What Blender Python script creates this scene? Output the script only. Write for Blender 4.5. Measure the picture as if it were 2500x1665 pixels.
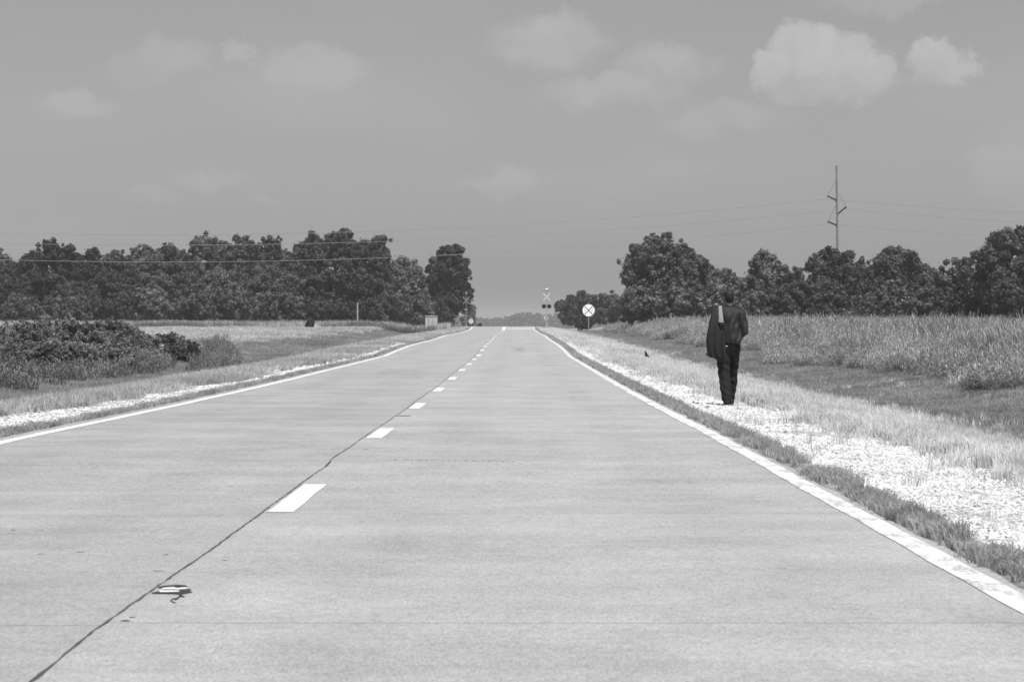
import bpy, math, random
import numpy as np
from mathutils import Vector, Matrix, noise

R = math.radians
scene = bpy.context.scene
for o in list(bpy.data.objects):
    bpy.data.objects.remove(o)
C = scene.collection

# ------------------------------------------------------------------ camera
F = 7143.0            # focal length in source pixels (2500 wide)
HOR, VPX, EYE = 803.0, 1259.0, 1.16
cam_d = bpy.data.cameras.new("camera")
cam = bpy.data.objects.new("camera", cam_d)
C.objects.link(cam)
cam_d.sensor_width = 36.0
cam_d.lens = 36.0 * F / 2500.0
cam_d.clip_start = 0.5
cam_d.clip_end = 20000.0
cam.location = (0, 0, EYE)
cam.rotation_euler = (R(90) - math.atan((832.5 - HOR) / F), 0, math.atan((VPX - 1250.0) / F))
cam_d.dof.use_dof = True
cam_d.dof.focus_distance = 60.0
cam_d.dof.aperture_fstop = 14.0
scene.camera = cam

# ------------------------------------------------------------------ light
SUN_EL, SUN_AZ = 64.0, 22.0        # high, behind the camera and a little to its right
sun_d = bpy.data.lights.new("sun", 'SUN')
sun_d.energy = 4.2
sun_d.angle = R(0.53)
sun_d.color = (1.0, 1.0, 1.0)
sun = bpy.data.objects.new("sun", sun_d)
C.objects.link(sun)
sv = Vector((math.cos(R(SUN_EL)) * math.sin(R(SUN_AZ)), -math.cos(R(SUN_EL)) * math.cos(R(SUN_AZ)), math.sin(R(SUN_EL))))
sun.rotation_euler = sv.to_track_quat('Z', 'Y').to_euler()
sun.location = (20, -20, 60)

SKY_K, SKY_STRENGTH = 1.01, 0.10
CLOUDS = [  # source pixel centre, half sizes, strength
    (1990, 128, 118, 64, .80), (1885, 165, 62, 44, .74), (2085, 165, 68, 60, .72), (2020, 205, 120, 40, .5), (2268, 148, 90, 58, .76), (2310, 182, 56, 34, .62),
    (1345, 100, 105, 58, .50), (1625, 150, 88, 42, .42), (1500, 222, 150, 36, .36), (1440, 240, 130, 30, .22),
    (745, 165, 115, 42, .34), (425, 140, 62, 34, .30), (560, 130, 34, 26, .36), (350, 168, 90, 24, .16),
    (165, 252, 80, 32, .28), (500, 435, 90, 22, .20), (1245, 455, 95, 26, .24), (1780, 290, 130, 36, .24),
    (2440, 400, 90, 40, .20), (2150, 8, 110, 16, .30), (360, 480, 60, 15, .14), (650, 498, 40, 12, .14), (2480, 460, 90, 50, .14),
]
world = bpy.data.worlds.new("World")
scene.world = world
world.use_nodes = True
nt = world.node_tree
for n in list(nt.nodes):
    nt.nodes.remove(n)
def wn(t, **k):
    n = nt.nodes.new(t)
    for a, b in k.items():
        setattr(n, a, b)
    return n
def mth(op, a, b=None, c=None, clamp=False, tree=None):
    tr = tree or nt
    n = tr.nodes.new('ShaderNodeMath'); n.operation = op; n.use_clamp = clamp
    for i, v in enumerate((a, b, c)):
        if v is None: continue
        if isinstance(v, (int, float)): n.inputs[i].default_value = v
        else: tr.links.new(v, n.inputs[i])
    return n.outputs[0]
sky = wn('ShaderNodeTexSky', sky_type='NISHITA')
sky.sun_disc = False
sky.sun_elevation = R(SUN_EL)
sky.sun_rotation = R(180 - SUN_AZ)
sky.altitude = 50; sky.air_density = 1.0; sky.dust_density = 2.2; sky.ozone_density = 1.0
sepc = wn('ShaderNodeSeparateColor')
nt.links.new(sky.outputs[0], sepc.inputs[0])
# black-and-white film behind an orange filter: mostly red and green
bw = mth('ADD', mth('MULTIPLY', sepc.outputs[0], .62), mth('ADD', mth('MULTIPLY', sepc.outputs[1], .30), mth('MULTIPLY', sepc.outputs[2], .08)))
bw = mth('MULTIPLY', bw, SKY_K)
tc = wn('ShaderNodeTexCoord')
sx = wn('ShaderNodeSeparateXYZ')
nt.links.new(tc.outputs['Generated'], sx.inputs[0])
# milky brightening of the lowest few degrees, all round the horizon
glow = mth('POWER', 2.718, mth('MULTIPLY', mth('ABSOLUTE', sx.outputs[2]), -40.0))
bw = mth('MULTIPLY', bw, mth('ADD', 1.0, mth('MULTIPLY', glow, .72)))
ymax = mth('MAXIMUM', sx.outputs[1], 0.02)
front = mth('GREATER_THAN', sx.outputs[1], 0.03)
u0 = mth('DIVIDE', sx.outputs[0], ymax)
v0 = mth('DIVIDE', sx.outputs[2], ymax)
cmb = wn('ShaderNodeCombineXYZ')
nt.links.new(u0, cmb.inputs[0]); nt.links.new(v0, cmb.inputs[1])
def wnoise(scale, detail, rough, off):
    mp = wn('ShaderNodeVectorMath', operation='ADD')
    nt.links.new(cmb.outputs[0], mp.inputs[0]); mp.inputs[1].default_value = (off, off * 1.7, off * .3)
    n = wn('ShaderNodeTexNoise'); n.inputs['Scale'].default_value = scale
    n.inputs['Detail'].default_value = detail; n.inputs['Roughness'].default_value = rough
    nt.links.new(mp.outputs[0], n.inputs['Vector'])
    return n.outputs['Fac']
na, nb = wnoise(80, 6, .68, 3.1), wnoise(80, 6, .68, 8.7)
nc, nd = wnoise(30, 3, .5, 1.3), wnoise(30, 3, .5, 5.9)
du = mth('ADD', mth('MULTIPLY', mth('SUBTRACT', na, .5), .026), mth('MULTIPLY', mth('SUBTRACT', nc, .5), .020))
dv = mth('ADD', mth('MULTIPLY', mth('SUBTRACT', nb, .5), .019), mth('MULTIPLY', mth('SUBTRACT', nd, .5), .012))
u = mth('ADD', u0, du); v = mth('ADD', v0, dv)
acc = None
for (px, py, hw, hh, st) in CLOUDS:
    a = mth('DIVIDE', mth('SUBTRACT', u, (px - VPX) / F), hw * (1.0 if st > .6 else 1.12) / F)
    b = mth('DIVIDE', mth('SUBTRACT', v, (HOR - py) / F), hh * (1.0 if st > .6 else 1.12) / F)
    r2 = mth('ADD', mth('MULTIPLY', a, a), mth('MULTIPLY', b, b))
    mr = wn('ShaderNodeMapRange', interpolation_type='SMOOTHSTEP')
    low = mth('MAXIMUM', mth('MULTIPLY', b, -1.0), 0.0)
    if st > .6:          # crisp sunlit tops, ragged soft undersides
        nt.links.new(mth('MINIMUM', mth('ADD', 1.42, low), 2.1), mr.inputs[1])
        nt.links.new(mth('MAXIMUM', mth('SUBTRACT', .55, mth('MULTIPLY', low, 1.0)), .0), mr.inputs[2])
    else:
        mr.inputs[1].default_value = 1.9; mr.inputs[2].default_value = .05
    mr.inputs[3].default_value = 0; mr.inputs[4].default_value = st
    nt.links.new(r2, mr.inputs[0])
    cl_ = mth('MULTIPLY', mr.outputs[0], mth('ADD', .86, mth('MULTIPLY', mth('MINIMUM', mth('MAXIMUM', b, -1.0), 1.0), .22)))
    acc = cl_ if acc is None else mth('MAXIMUM', acc, cl_)
tex = mth('ADD', .30, mth('MULTIPLY', wnoise(70, 7, .6, 2.2), 1.3))
acc = mth('MULTIPLY', mth('MULTIPLY', acc, tex), front)
# thin scattered cloud over the whole sky
gmap = wn('ShaderNodeMapping'); gmap.inputs['Scale'].default_value = (1, 1, 3.2)
nt.links.new(tc.outputs['Generated'], gmap.inputs[0])
gn = wn('ShaderNodeTexNoise'); gn.inputs['Scale'].default_value = 7; gn.inputs['Detail'].default_value = 6
nt.links.new(gmap.outputs[0], gn.inputs['Vector'])
gm = wn('ShaderNodeMapRange', interpolation_type='SMOOTHSTEP')
gm.inputs[1].default_value = .46; gm.inputs[2].default_value = .80; gm.inputs[3].default_value = 0; gm.inputs[4].default_value = .22
nt.links.new(gn.outputs['Fac'], gm.inputs[0])
acc = mth('ADD', acc, gm.outputs[0])
val = mth('ADD', bw, mth('MULTIPLY', acc, 1.75))
cc = wn('ShaderNodeCombineColor')
for i in range(3): nt.links.new(val, cc.inputs[i])
bg = wn('ShaderNodeBackground'); bg.inputs[1].default_value = SKY_STRENGTH
nt.links.new(cc.outputs[0], bg.inputs[0])
wo = wn('ShaderNodeOutputWorld')
nt.links.new(bg.outputs[0], wo.inputs[0])

vs = scene.view_settings
vs.view_transform = 'Standard'; vs.look = 'None'; vs.gamma = 1.0; vs.exposure = 0.0
vs.use_curve_mapping = False
scene.cycles.max_bounces = 6
scene.cycles.diffuse_bounces = 3
scene.cycles.volume_bounces = 1
scene.cycles.transparent_max_bounces = 8

# ------------------------------------------------------------------ helpers
def tag(o, label=None, cat=None, group=None, kind=None):
    if label: o['label'] = label
    if cat: o['category'] = cat
    if group: o['group'] = group
    if kind: o['kind'] = kind
    return o
def empty(name, loc=(0, 0, 0), rz=0.0):
    o = bpy.data.objects.new(name, None); o.empty_display_size = .3
    o.location = loc; o.rotation_euler = (0, 0, rz); C.objects.link(o)
    return o
def link(name, me, parent=None, loc=(0, 0, 0)):
    o = bpy.data.objects.new(name, me); C.objects.link(o); o.location = loc
    if parent is not None: o.parent = parent
    return o
class MB:
    def __init__(s): s.v, s.f = [], []
    def add(s, vs_, fs):
        b = len(s.v); s.v += [tuple(p) for p in vs_]; s.f += [tuple(i + b for i in f) for f in fs]; return s
    def box(s, c, d, rot=None):
        hx, hy, hz = d[0] / 2, d[1] / 2, d[2] / 2
        vs_ = [Vector((x, y, z)) for x in (-hx, hx) for y in (-hy, hy) for z in (-hz, hz)]
        if rot is not None: vs_ = [rot @ q for q in vs_]
        c = Vector(c)
        return s.add([q + c for q in vs_], [(0, 1, 3, 2), (4, 6, 7, 5), (0, 4, 5, 1), (2, 3, 7, 6), (0, 2, 6, 4), (1, 5, 7, 3)])
    def rod(s, a, b, r1, r2=None, n=10, caps=True):
        r2 = r1 if r2 is None else r2
        a, b = Vector(a), Vector(b); d = (b - a).normalized()
        t = Vector((0, 0, 1)) if abs(d.z) < .9 else Vector((1, 0, 0))
        e1 = d.cross(t).normalized(); e2 = d.cross(e1)
        vs_ = []
        for p, r in ((a, r1), (b, r2)):
            for i in range(n):
                w = 2 * math.pi * i / n
                vs_.append(p + e1 * math.cos(w) * r + e2 * math.sin(w) * r)
        fs = [(i, (i + 1) % n, n + (i + 1) % n, n + i) for i in range(n)]
        if caps: fs += [tuple(range(n))[::-1], tuple(range(n, 2 * n))]
        return s.add(vs_, fs)
    def ring(s, rows):                       # rows of equal length, closed around, capped
        n = len(rows[0]); vs_ = [p for r in rows for p in r]; fs = []
        for k in range(len(rows) - 1):
            for i in range(n):
                j = (i + 1) % n
                fs.append((k * n + i, k * n + j, (k + 1) * n + j, (k + 1) * n + i))
        fs += [tuple(range(n))[::-1], tuple((len(rows) - 1) * n + i for i in range(n))]
        return s.add(vs_, fs)
    def poly(s, pts, z0, z1):                # plan outline extruded upward
        n = len(pts)
        vs_ = [(x, y, z0) for x, y in pts] + [(x, y, z1) for x, y in pts]
        return s.add(vs_, [(i, (i + 1) % n, n + (i + 1) % n, n + i) for i in range(n)] + [tuple(range(n, 2 * n)), tuple(range(n))[::-1]])
    def mesh(s, name, mat=None, smooth=False):
        me = bpy.data.meshes.new(name); me.from_pydata(s.v, [], s.f); me.update()
        if mat: me.materials.append(mat)
        if smooth: me.shade_smooth()
        return me
    def build(s, name, mat, parent=None, loc=(0, 0, 0), smooth=False):
        return link(name, s.mesh(name, mat, smooth), parent, loc)
def mesh_np(name, V, Q, mat, smooth=False):  # V (n,3), Q (m,4) quads or (m,3) tris
    me = bpy.data.meshes.new(name)
    k = Q.shape[1]
    me.vertices.add(len(V)); me.vertices.foreach_set('co', V.astype(np.float32).ravel())
    me.loops.add(len(Q) * k); me.loops.foreach_set('vertex_index', Q.astype(np.int32).ravel())
    me.polygons.add(len(Q))
    me.polygons.foreach_set('loop_start', np.arange(0, len(Q) * k, k, dtype=np.int32))
    me.polygons.foreach_set('loop_total', np.full(len(Q), k, dtype=np.int32))
    me.update(calc_edges=True); me.validate()
    if mat: me.materials.append(mat)
    if smooth: me.shade_smooth()
    return me

# ------------------------------------------------------------------ materials (all grey: a black-and-white photograph)
def mat_base(name):
    m = bpy.data.materials.new(name); m.use_nodes = True
    t = m.node_tree
    for n in list(t.nodes): t.nodes.remove(n)
    out = t.nodes.new('ShaderNodeOutputMaterial')
    return m, t, out
def g3(v): return (v, v, v, 1)
def plain(name, v, rough=.8, metal=0.0, spec=.3, var=.15, scale=20, bump=0.0):
    m, t, out = mat_base(name)
    b = t.nodes.new('ShaderNodeBsdfPrincipled')
    b.inputs['Roughness'].default_value = rough; b.inputs['Metallic'].default_value = metal
    b.inputs['Specular IOR Level'].default_value = spec
    c = t.nodes.new('ShaderNodeTexCoord')
    n = t.nodes.new('ShaderNodeTexNoise'); n.inputs['Scale'].default_value = scale; n.inputs['Detail'].default_value = 5
    t.links.new(c.outputs['Object'], n.inputs['Vector'])
    mr = t.nodes.new('ShaderNodeMapRange'); mr.inputs[1].default_value = .3; mr.inputs[2].default_value = .7
    mr.inputs[3].default_value = v * (1 - var); mr.inputs[4].default_value = v * (1 + var)
    t.links.new(n.outputs['Fac'], mr.inputs[0])
    cb = t.nodes.new('ShaderNodeCombineColor')
    for i in range(3): t.links.new(mr.outputs[0], cb.inputs[i])
    t.links.new(cb.outputs[0], b.inputs['Base Color'])
    if bump:
        bp = t.nodes.new('ShaderNodeBump'); bp.inputs['Strength'].default_value = bump; bp.inputs['Distance'].default_value = .01
        t.links.new(n.outputs['Fac'], bp.inputs['Height']); t.links.new(bp.outputs[0], b.inputs['Normal'])
    t.links.new(b.outputs[0], out.inputs[0])
    return m
def leafy(name, v, trans=.25, var=.35, pscale=.0, gloss=.0, pamp=.30):
    """foliage: diffuse and translucent, tone varying from instance to instance and place to place"""
    m, t, out = mat_base(name)
    oi = t.nodes.new('ShaderNodeObjectInfo')
    geo = t.nodes.new('ShaderNodeNewGeometry')
    rnd = mth('ADD', mth('MULTIPLY', oi.outputs['Random'], .5, tree=t), mth('MULTIPLY', geo.outputs['Random Per Island'], .5, tree=t), tree=t)
    val = mth('MULTIPLY', mth('ADD', 1 - var, mth('MULTIPLY', rnd, 2 * var, tree=t), tree=t), v, tree=t)
    if pscale:
        n = t.nodes.new('ShaderNodeTexNoise'); n.inputs['Scale'].default_value = pscale; n.inputs['Detail'].default_value = 3
        t.links.new(geo.outputs['Position'], n.inputs['Vector'])
        mrp = t.nodes.new('ShaderNodeMapRange'); mrp.inputs[1].default_value = .32; mrp.inputs[2].default_value = .68
        mrp.inputs[3].default_value = 1 - pamp; mrp.inputs[4].default_value = 1 + pamp
        t.links.new(n.outputs['Fac'], mrp.inputs[0]); val = mth('MULTIPLY', val, mrp.outputs[0], tree=t)
    cb = t.nodes.new('ShaderNodeCombineColor')
    for i in range(3): t.links.new(val, cb.inputs[i])
    d = t.nodes.new('ShaderNodeBsdfDiffuse'); tr = t.nodes.new('ShaderNodeBsdfTranslucent')
    t.links.new(cb.outputs[0], d.inputs[0]); t.links.new(cb.outputs[0], tr.inputs[0])
    mx = t.nodes.new('ShaderNodeMixShader'); mx.inputs[0].default_value = trans
    t.links.new(d.outputs[0], mx.inputs[1]); t.links.new(tr.outputs[0], mx.inputs[2])
    res = mx.outputs[0]
    if gloss:
        gl = t.nodes.new('ShaderNodeBsdfGlossy'); gl.inputs['Roughness'].default_value = .45; gl.inputs[0].default_value = g3(.6)
        m2 = t.nodes.new('ShaderNodeMixShader'); m2.inputs[0].default_value = gloss
        t.links.new(res, m2.inputs[1]); t.links.new(gl.outputs[0], m2.inputs[2]); res = m2.outputs[0]
    t.links.new(res, out.inputs[0])
    return m

def concrete_mat(name, paint=False):
    m, t, out = mat_base(name)
    L = t.links
    b = t.nodes.new('ShaderNodeBsdfPrincipled'); b.inputs['Roughness'].default_value = .88; b.inputs['Specular IOR Level'].default_value = .25
    geo = t.nodes.new('ShaderNodeNewGeometry')
    def ns(scale, detail=4, rough=.6, stretch=(1, 1, 1), off=0):
        mp = t.nodes.new('ShaderNodeMapping'); mp.inputs['Scale'].default_value = stretch; mp.inputs['Location'].default_value = (off, off, 0)
        L.new(geo.outputs['Position'], mp.inputs[0])
        n = t.nodes.new('ShaderNodeTexNoise'); n.inputs['Scale'].default_value = scale
        n.inputs['Detail'].default_value = detail; n.inputs['Roughness'].default_value = rough
        L.new(mp.outputs[0], n.inputs['Vector']); return n.outputs['Fac']
    def mr(x, a, bb, c, d, s='LINEAR'):
        n = t.nodes.new('ShaderNodeMapRange'); n.interpolation_type = s
        for i, q in enumerate((a, bb, c, d)): n.inputs[i + 1].default_value = q
        L.new(x, n.inputs[0]); return n.outputs[0]
    oi = t.nodes.new('ShaderNodeObjectInfo')
    v = mr(ns(.55, 6, .7), .3, .7, .325, .435)                                         # broad mottling
    v = mth('MULTIPLY', v, mr(ns(1.0, 4, .6, (.9, .12, 1), 7), .3, .7, .95, 1.05), tree=t)      # streaks along the lane
    v = mth('MULTIPLY', v, mr(ns(1.6, 4, .6, (.12, 1, 1), 17), .3, .7, .955, 1.045), tree=t)    # transverse brushing
    v = mth('MULTIPLY', v, mr(ns(75, 3, .8), .28, .72, .62, 1.38), tree=t)         # aggregate
    v = mth('MULTIPLY', v, mr(ns(22, 4, .8, (1, .35, 1), 3), .3, .7, .84, 1.16), tree=t)
    v = mth('MULTIPLY', v, mr(oi.outputs['Random'], 0, 1, .97, 1.03), tree=t)
    tin = mr(ns(95, 3, .8, (1, .13, 1), 41), .3, .7, .80, 1.20)
    v = mth('MULTIPLY', v, tin, tree=t)
    spx = t.nodes.new('ShaderNodeSeparateXYZ'); L.new(geo.outputs['Position'], spx.inputs[0])
    v = mth('MULTIPLY', v, mr(spx.outputs[0], -1.65, -1.55, .93, 1.0), tree=t)
    wx_ = mth('ABSOLUTE', mth('SUBTRACT', mth('ABSOLUTE', mth('SUBTRACT', mth('ABSOLUTE', mth('ADD', spx.outputs[0], 1.6, tree=t), tree=t), 1.85, tree=t), tree=t), .85, tree=t), tree=t)
    v = mth('MULTIPLY', v, mr(wx_, 0, .5, .955, 1.0, 'SMOOTHSTEP'), tree=t)                     # wheel paths
    v = mth('MULTIPLY', v, mr(ns(3.2, 5, .75, (1, .4, 1), 51), .3, .75, 1.05, .90), tree=t)      # grime blotches
    pits = mr(ns(38, 2, .5, (1, .55, 1), 11), .72, .80, 0, .45, 'SMOOTHSTEP')
    v = mth('MULTIPLY', v, mth('SUBTRACT', 1, pits, tree=t), tree=t)
    chips = mr(ns(46, 2, .5, (1, .6, 1), 23), .735, .80, 0, .30, 'SMOOTHSTEP')
    v = mth('ADD', v, chips, tree=t)
    if paint:
        w = mr(ns(5, 6, .7, (1, .35, 1), 31), .42, .60, 0, 1, 'SMOOTHSTEP')
        w2 = mr(ns(42, 3, .6, (1, .5, 1), 37), .36, .52, 0, 1, 'SMOOTHSTEP')
        wear = mth('MULTIPLY', mth('MULTIPLY', w, w2, tree=t), .97 if paint == 'worn' else .35, tree=t)
        pv = mr(ns(12, 4), .3, .7, .72, .82)
        inv = mth('SUBTRACT', 1, wear, tree=t)
        v = mth('ADD', mth('MULTIPLY', v, wear, tree=t), mth('MULTIPLY', pv, inv, tree=t), tree=t)
    cb = t.nodes.new('ShaderNodeCombineColor')
    for i in range(3): L.new(v, cb.inputs[i])
    L.new(cb.outputs[0], b.inputs['Base Color'])
    bp = t.nodes.new('ShaderNodeBump'); bp.inputs['Strength'].default_value = .5; bp.inputs['Distance'].default_value = .004
    L.new(ns(60, 4, .7), bp.inputs['Height']); L.new(bp.outputs[0], b.inputs['Normal'])
    L.new(b.outputs[0], out.inputs[0])
    return m

def ground_mat():
    m, t, out = mat_base('verge_soil')
    L = t.links
    b = t.nodes.new('ShaderNodeBsdfPrincipled'); b.inputs['Roughness'].default_value = 1; b.inputs['Specular IOR Level'].default_value = 0
    geo = t.nodes.new('ShaderNodeNewGeometry')
    sp = t.nodes.new('ShaderNodeSeparateXYZ'); L.new(geo.outputs['Position'], sp.inputs[0])
    def ns(scale, detail=4, rough=.6, stretch=(1, 1, 1)):
        mp = t.nodes.new('ShaderNodeMapping'); mp.inputs['Scale'].default_value = stretch
        L.new(geo.outputs['Position'], mp.inputs[0])
        n = t.nodes.new('ShaderNodeTexNoise'); n.inputs['Scale'].default_value = scale
        n.inputs['Detail'].default_value = detail; n.inputs['Roughness'].default_value = rough
        L.new(mp.outputs[0], n.inputs['Vector']); return n.outputs['Fac']
    def mr(x, a, bb, c, d, s='SMOOTHSTEP'):
        n = t.nodes.new('ShaderNodeMapRange'); n.interpolation_type = s
        for i, q in enumerate((a, bb, c, d)): n.inputs[i + 1].default_value = q
        L.new(x, n.inputs[0]); return n.outputs[0]
    x, y = sp.outputs[0], sp.outputs[1]
    off = mth('MAXIMUM', mth('SUBTRACT', x, 2.29, tree=t), mth('SUBTRACT', -5.45, x, tree=t), tree=t)
    wob = mth('MULTIPLY', mth('SUBTRACT', ns(.6, 5, .65, (1, .35, 1)), .5, tree=t), 1.5, tree=t)
    fine = mth('MULTIPLY', mth('SUBTRACT', ns(7, 4, .7), .5, tree=t), 1.1, tree=t)
    o2 = mth('ADD', mth('ADD', off, wob, tree=t), fine, tree=t)
    # limestone gravel band beside the road, narrower far away and on the left
    width = mr(y, 15, 110, 1.55, .85, 'LINEAR')
    left = mth('LESS_THAN', x, 0, tree=t)
    width = mth('SUBTRACT', width, mth('MULTIPLY', left, .05, tree=t), tree=t)
    gr = mth('MULTIPLY', mr(off, .12, .3, 0, 1), mth('SUBTRACT', 1, mr(mth('SUBTRACT', o2, width, tree=t), 0, .5, 0, 1), tree=t), tree=t)
    gr = mth('MULTIPLY', gr, mr(y, 250, 420, 1, .4), tree=t)
    vor = t.nodes.new('ShaderNodeTexVoronoi'); vor.inputs['Scale'].default_value = 42; L.new(geo.outputs['Position'], vor.inputs['Vector'])
    gcol = mth('MULTIPLY', mr(vor.outputs['Distance'], .25, .62, .72, .26), mr(ns(9, 4), .3, .7, .9, 1.1), tree=t)
    scol = mth('MULTIPLY', mr(ns(.25, 5), .3, .7, .26, .36), mr(ns(13, 4, .7), .25, .75, .6, 1.4), tree=t)
    pale = mth('MULTIPLY', mr(off, 1.2, 2.2, 0, 1), mr(mth('ADD', off, mth('MULTIPLY', wob, 1.4, tree=t), tree=t), 3.6, 5.2, 1, 0), tree=t)
    scol = mth('MULTIPLY', scol, mth('ADD', 1, mth('MULTIPLY', pale, .9, tree=t), tree=t), tree=t)
    v = mth('ADD', mth('MULTIPLY', gcol, gr, tree=t), mth('MULTIPLY', scol, mth('SUBTRACT', 1, gr, tree=t), tree=t), tree=t)
    cb = t.nodes.new('ShaderNodeCombineColor')
    for i in range(3): L.new(v, cb.inputs[i])
    L.new(cb.outputs[0], b.inputs['Base Color'])
    bp = t.nodes.new('ShaderNodeBump'); bp.inputs['Strength'].default_value = .6; bp.inputs['Distance'].default_value = .02
    L.new(ns(25, 4, .7), bp.inputs['Height']); L.new(bp.outputs[0], b.inputs['Normal'])
    L.new(b.outputs[0], out.inputs[0])
    return m

M_CON = concrete_mat('weathered_concrete')
M_PAINT = concrete_mat('fresh_white_paint', 'fresh')
M_WORN = concrete_mat('worn_white_paint', 'worn')
M_TAR = plain('tar', .05, .7, var=.4, scale=30, bump=.4)
M_TARL = plain('old_tar', .17, .8, var=.4, scale=40)
M_SCUFF = plain('scuffed_concrete', .32, .9, var=.3, scale=30)
M_GROUND = ground_mat()
M_STONE = leafy('limestone', .66, 0, .40, .9, 0, .16)
M_GFRINGE = leafy('lush_grass', .40, .3, .45, 1.2, .04)
M_GPALE = leafy('dry_pale_grass', .72, .3, .30, .5)
M_GMOWN = leafy('mown_grass', .305, .3, .25, .35)
M_GTALL = leafy('tall_field_grass', .325, .25, .65, .55, .04, .5)
M_GFIELD = leafy('field_grass', .52, .3, .3, .12)
M_WEED = leafy('weed', .215, .3, .4, .5)
M_TREE = [leafy('oak_leaves', .112, .12, .35, .7, 0, .5), leafy('ash_leaves', .145, .12, .35, .7, 0, .5), leafy('dark_leaves', .074, .12, .35, .7, 0, .5), leafy('shrub_leaves', .21, .2, .55, 1.3, 0, .55)]
M_BARK = plain('bark', .09, .95, var=.4, scale=6)
M_WHITE = plain('white_reflective_sheet', .92, .5, var=.02)
M_DULLW = plain('aged_white_paint', .58, .6)
M_BLACK = plain('black_paint', .018, .5)
M_GALV = plain('galvanised_steel', .38, .5, metal=.35, var=.15)
M_ALU = plain('bare_aluminium', .62, .45, metal=.2, var=.1)
M_POLE = plain('weathered_steel_pole', .22, .8, var=.2, scale=2)
M_INS = plain('dark_insulator', .03, .4)
M_WIRE = plain('aluminium_wire', .30, .8)
M_GREYPAINT = plain('pale_grey_painted_metal', .48, .6, var=.10, scale=3)
M_PALEPOST = plain('pale_weathered_post', .36, .9, var=.3, scale=8)

# ------------------------------------------------------------------ terrain
RY = [0, 18.5, 30.7, 42.9, 55, 67, 79, 92, 104, 116, 128, 142, 154, 166, 178.5, 190.7, 203, 215, 250, 284, 330, 345, 357, 372, 420, 600, 5000]
RZ = [0, 0, .012, -.009, -.016, -.008, .015, .035, .058, .080, .200, .316, .371, .409, .45, .506, .586, .66, .74, .83, 1.05, 1.26, 1.46, 1.46, 1.0, .8, .8]
def road_z(y): return np.interp(y, RY, RZ)
FYL = [-200, 60, 100, 150, 200, 250, 300, 345, 400, 600, 5000]
FZL = [-.1, -.08, -.02, .18, .45, .75, 1.05, 1.30, 1.42, 1.2, 1.0]
def smooth(a, b, x):
    t = np.clip((x - a) / (b - a), 0, 1); return t * t * (3 - 2 * t)
def field_z(y): return np.interp(y, FYL, FZL)
def ground_z(x, y):
    x = np.asarray(x, float); y = np.asarray(y, float)
    r = road_z(y); f = field_z(y)
    off = np.maximum(x - 2.29, -5.45 - x)
    verge = r - .015 - .03 * smooth(0, 1.5, off)
    ditch = r - .46
    z = verge + (ditch - verge) * smooth(1.6, 5.2, off)
    z = z + (f - z) * smooth(6.0, 10.5, off)
    z = z + (.03 * np.sin(x * .9 + y * .13) + .03 * np.sin(y * .21 - x * .35)) * smooth(2, 6, off)
    z = np.where(off < 0, r - .12, z)
    return z
def place_z(x, y):
    z = ground_z(x, y); off = np.maximum(np.asarray(x) - 2.29, -5.45 - np.asarray(x))
    z = np.where(off < 0, road_z(y) - .01, z)
    return z
xs = np.unique(np.concatenate([np.linspace(-3500, -300, 14), np.linspace(-300, -70, 18), np.linspace(-70, -20, 40), np.linspace(-20, -5.5, 50),
                               [-5.45, -5.44], np.linspace(-5.2, 2.2, 6), [2.28, 2.29], np.linspace(2.4, 17, 52), np.linspace(17, 70, 40), np.linspace(70, 300, 18), np.linspace(300, 3500, 14)]))
ys = np.unique(np.concatenate([np.linspace(-500, -5, 8), np.linspace(-5, 60, 110), np.linspace(60, 380, 170), np.linspace(380, 600, 30), np.linspace(600, 4000, 16)]))
GX, GY = np.meshgrid(xs, ys)
GZ = ground_z(GX, GY)
V = np.stack([GX, GY, GZ], -1).reshape(-1, 3)
nx, ny = len(xs), len(ys)
ii, jj = np.meshgrid(np.arange(nx - 1), np.arange(ny - 1))
a = (jj * nx + ii).ravel()
Q = np.stack([a, a + 1, a + nx + 1, a + nx], -1)
g = link('ground', mesh_np('ground', V, Q, M_GROUND, True))
tag(g, 'grassy roadside ground with pale gravel shoulders, ditches and flat fields', kind='structure')

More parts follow.
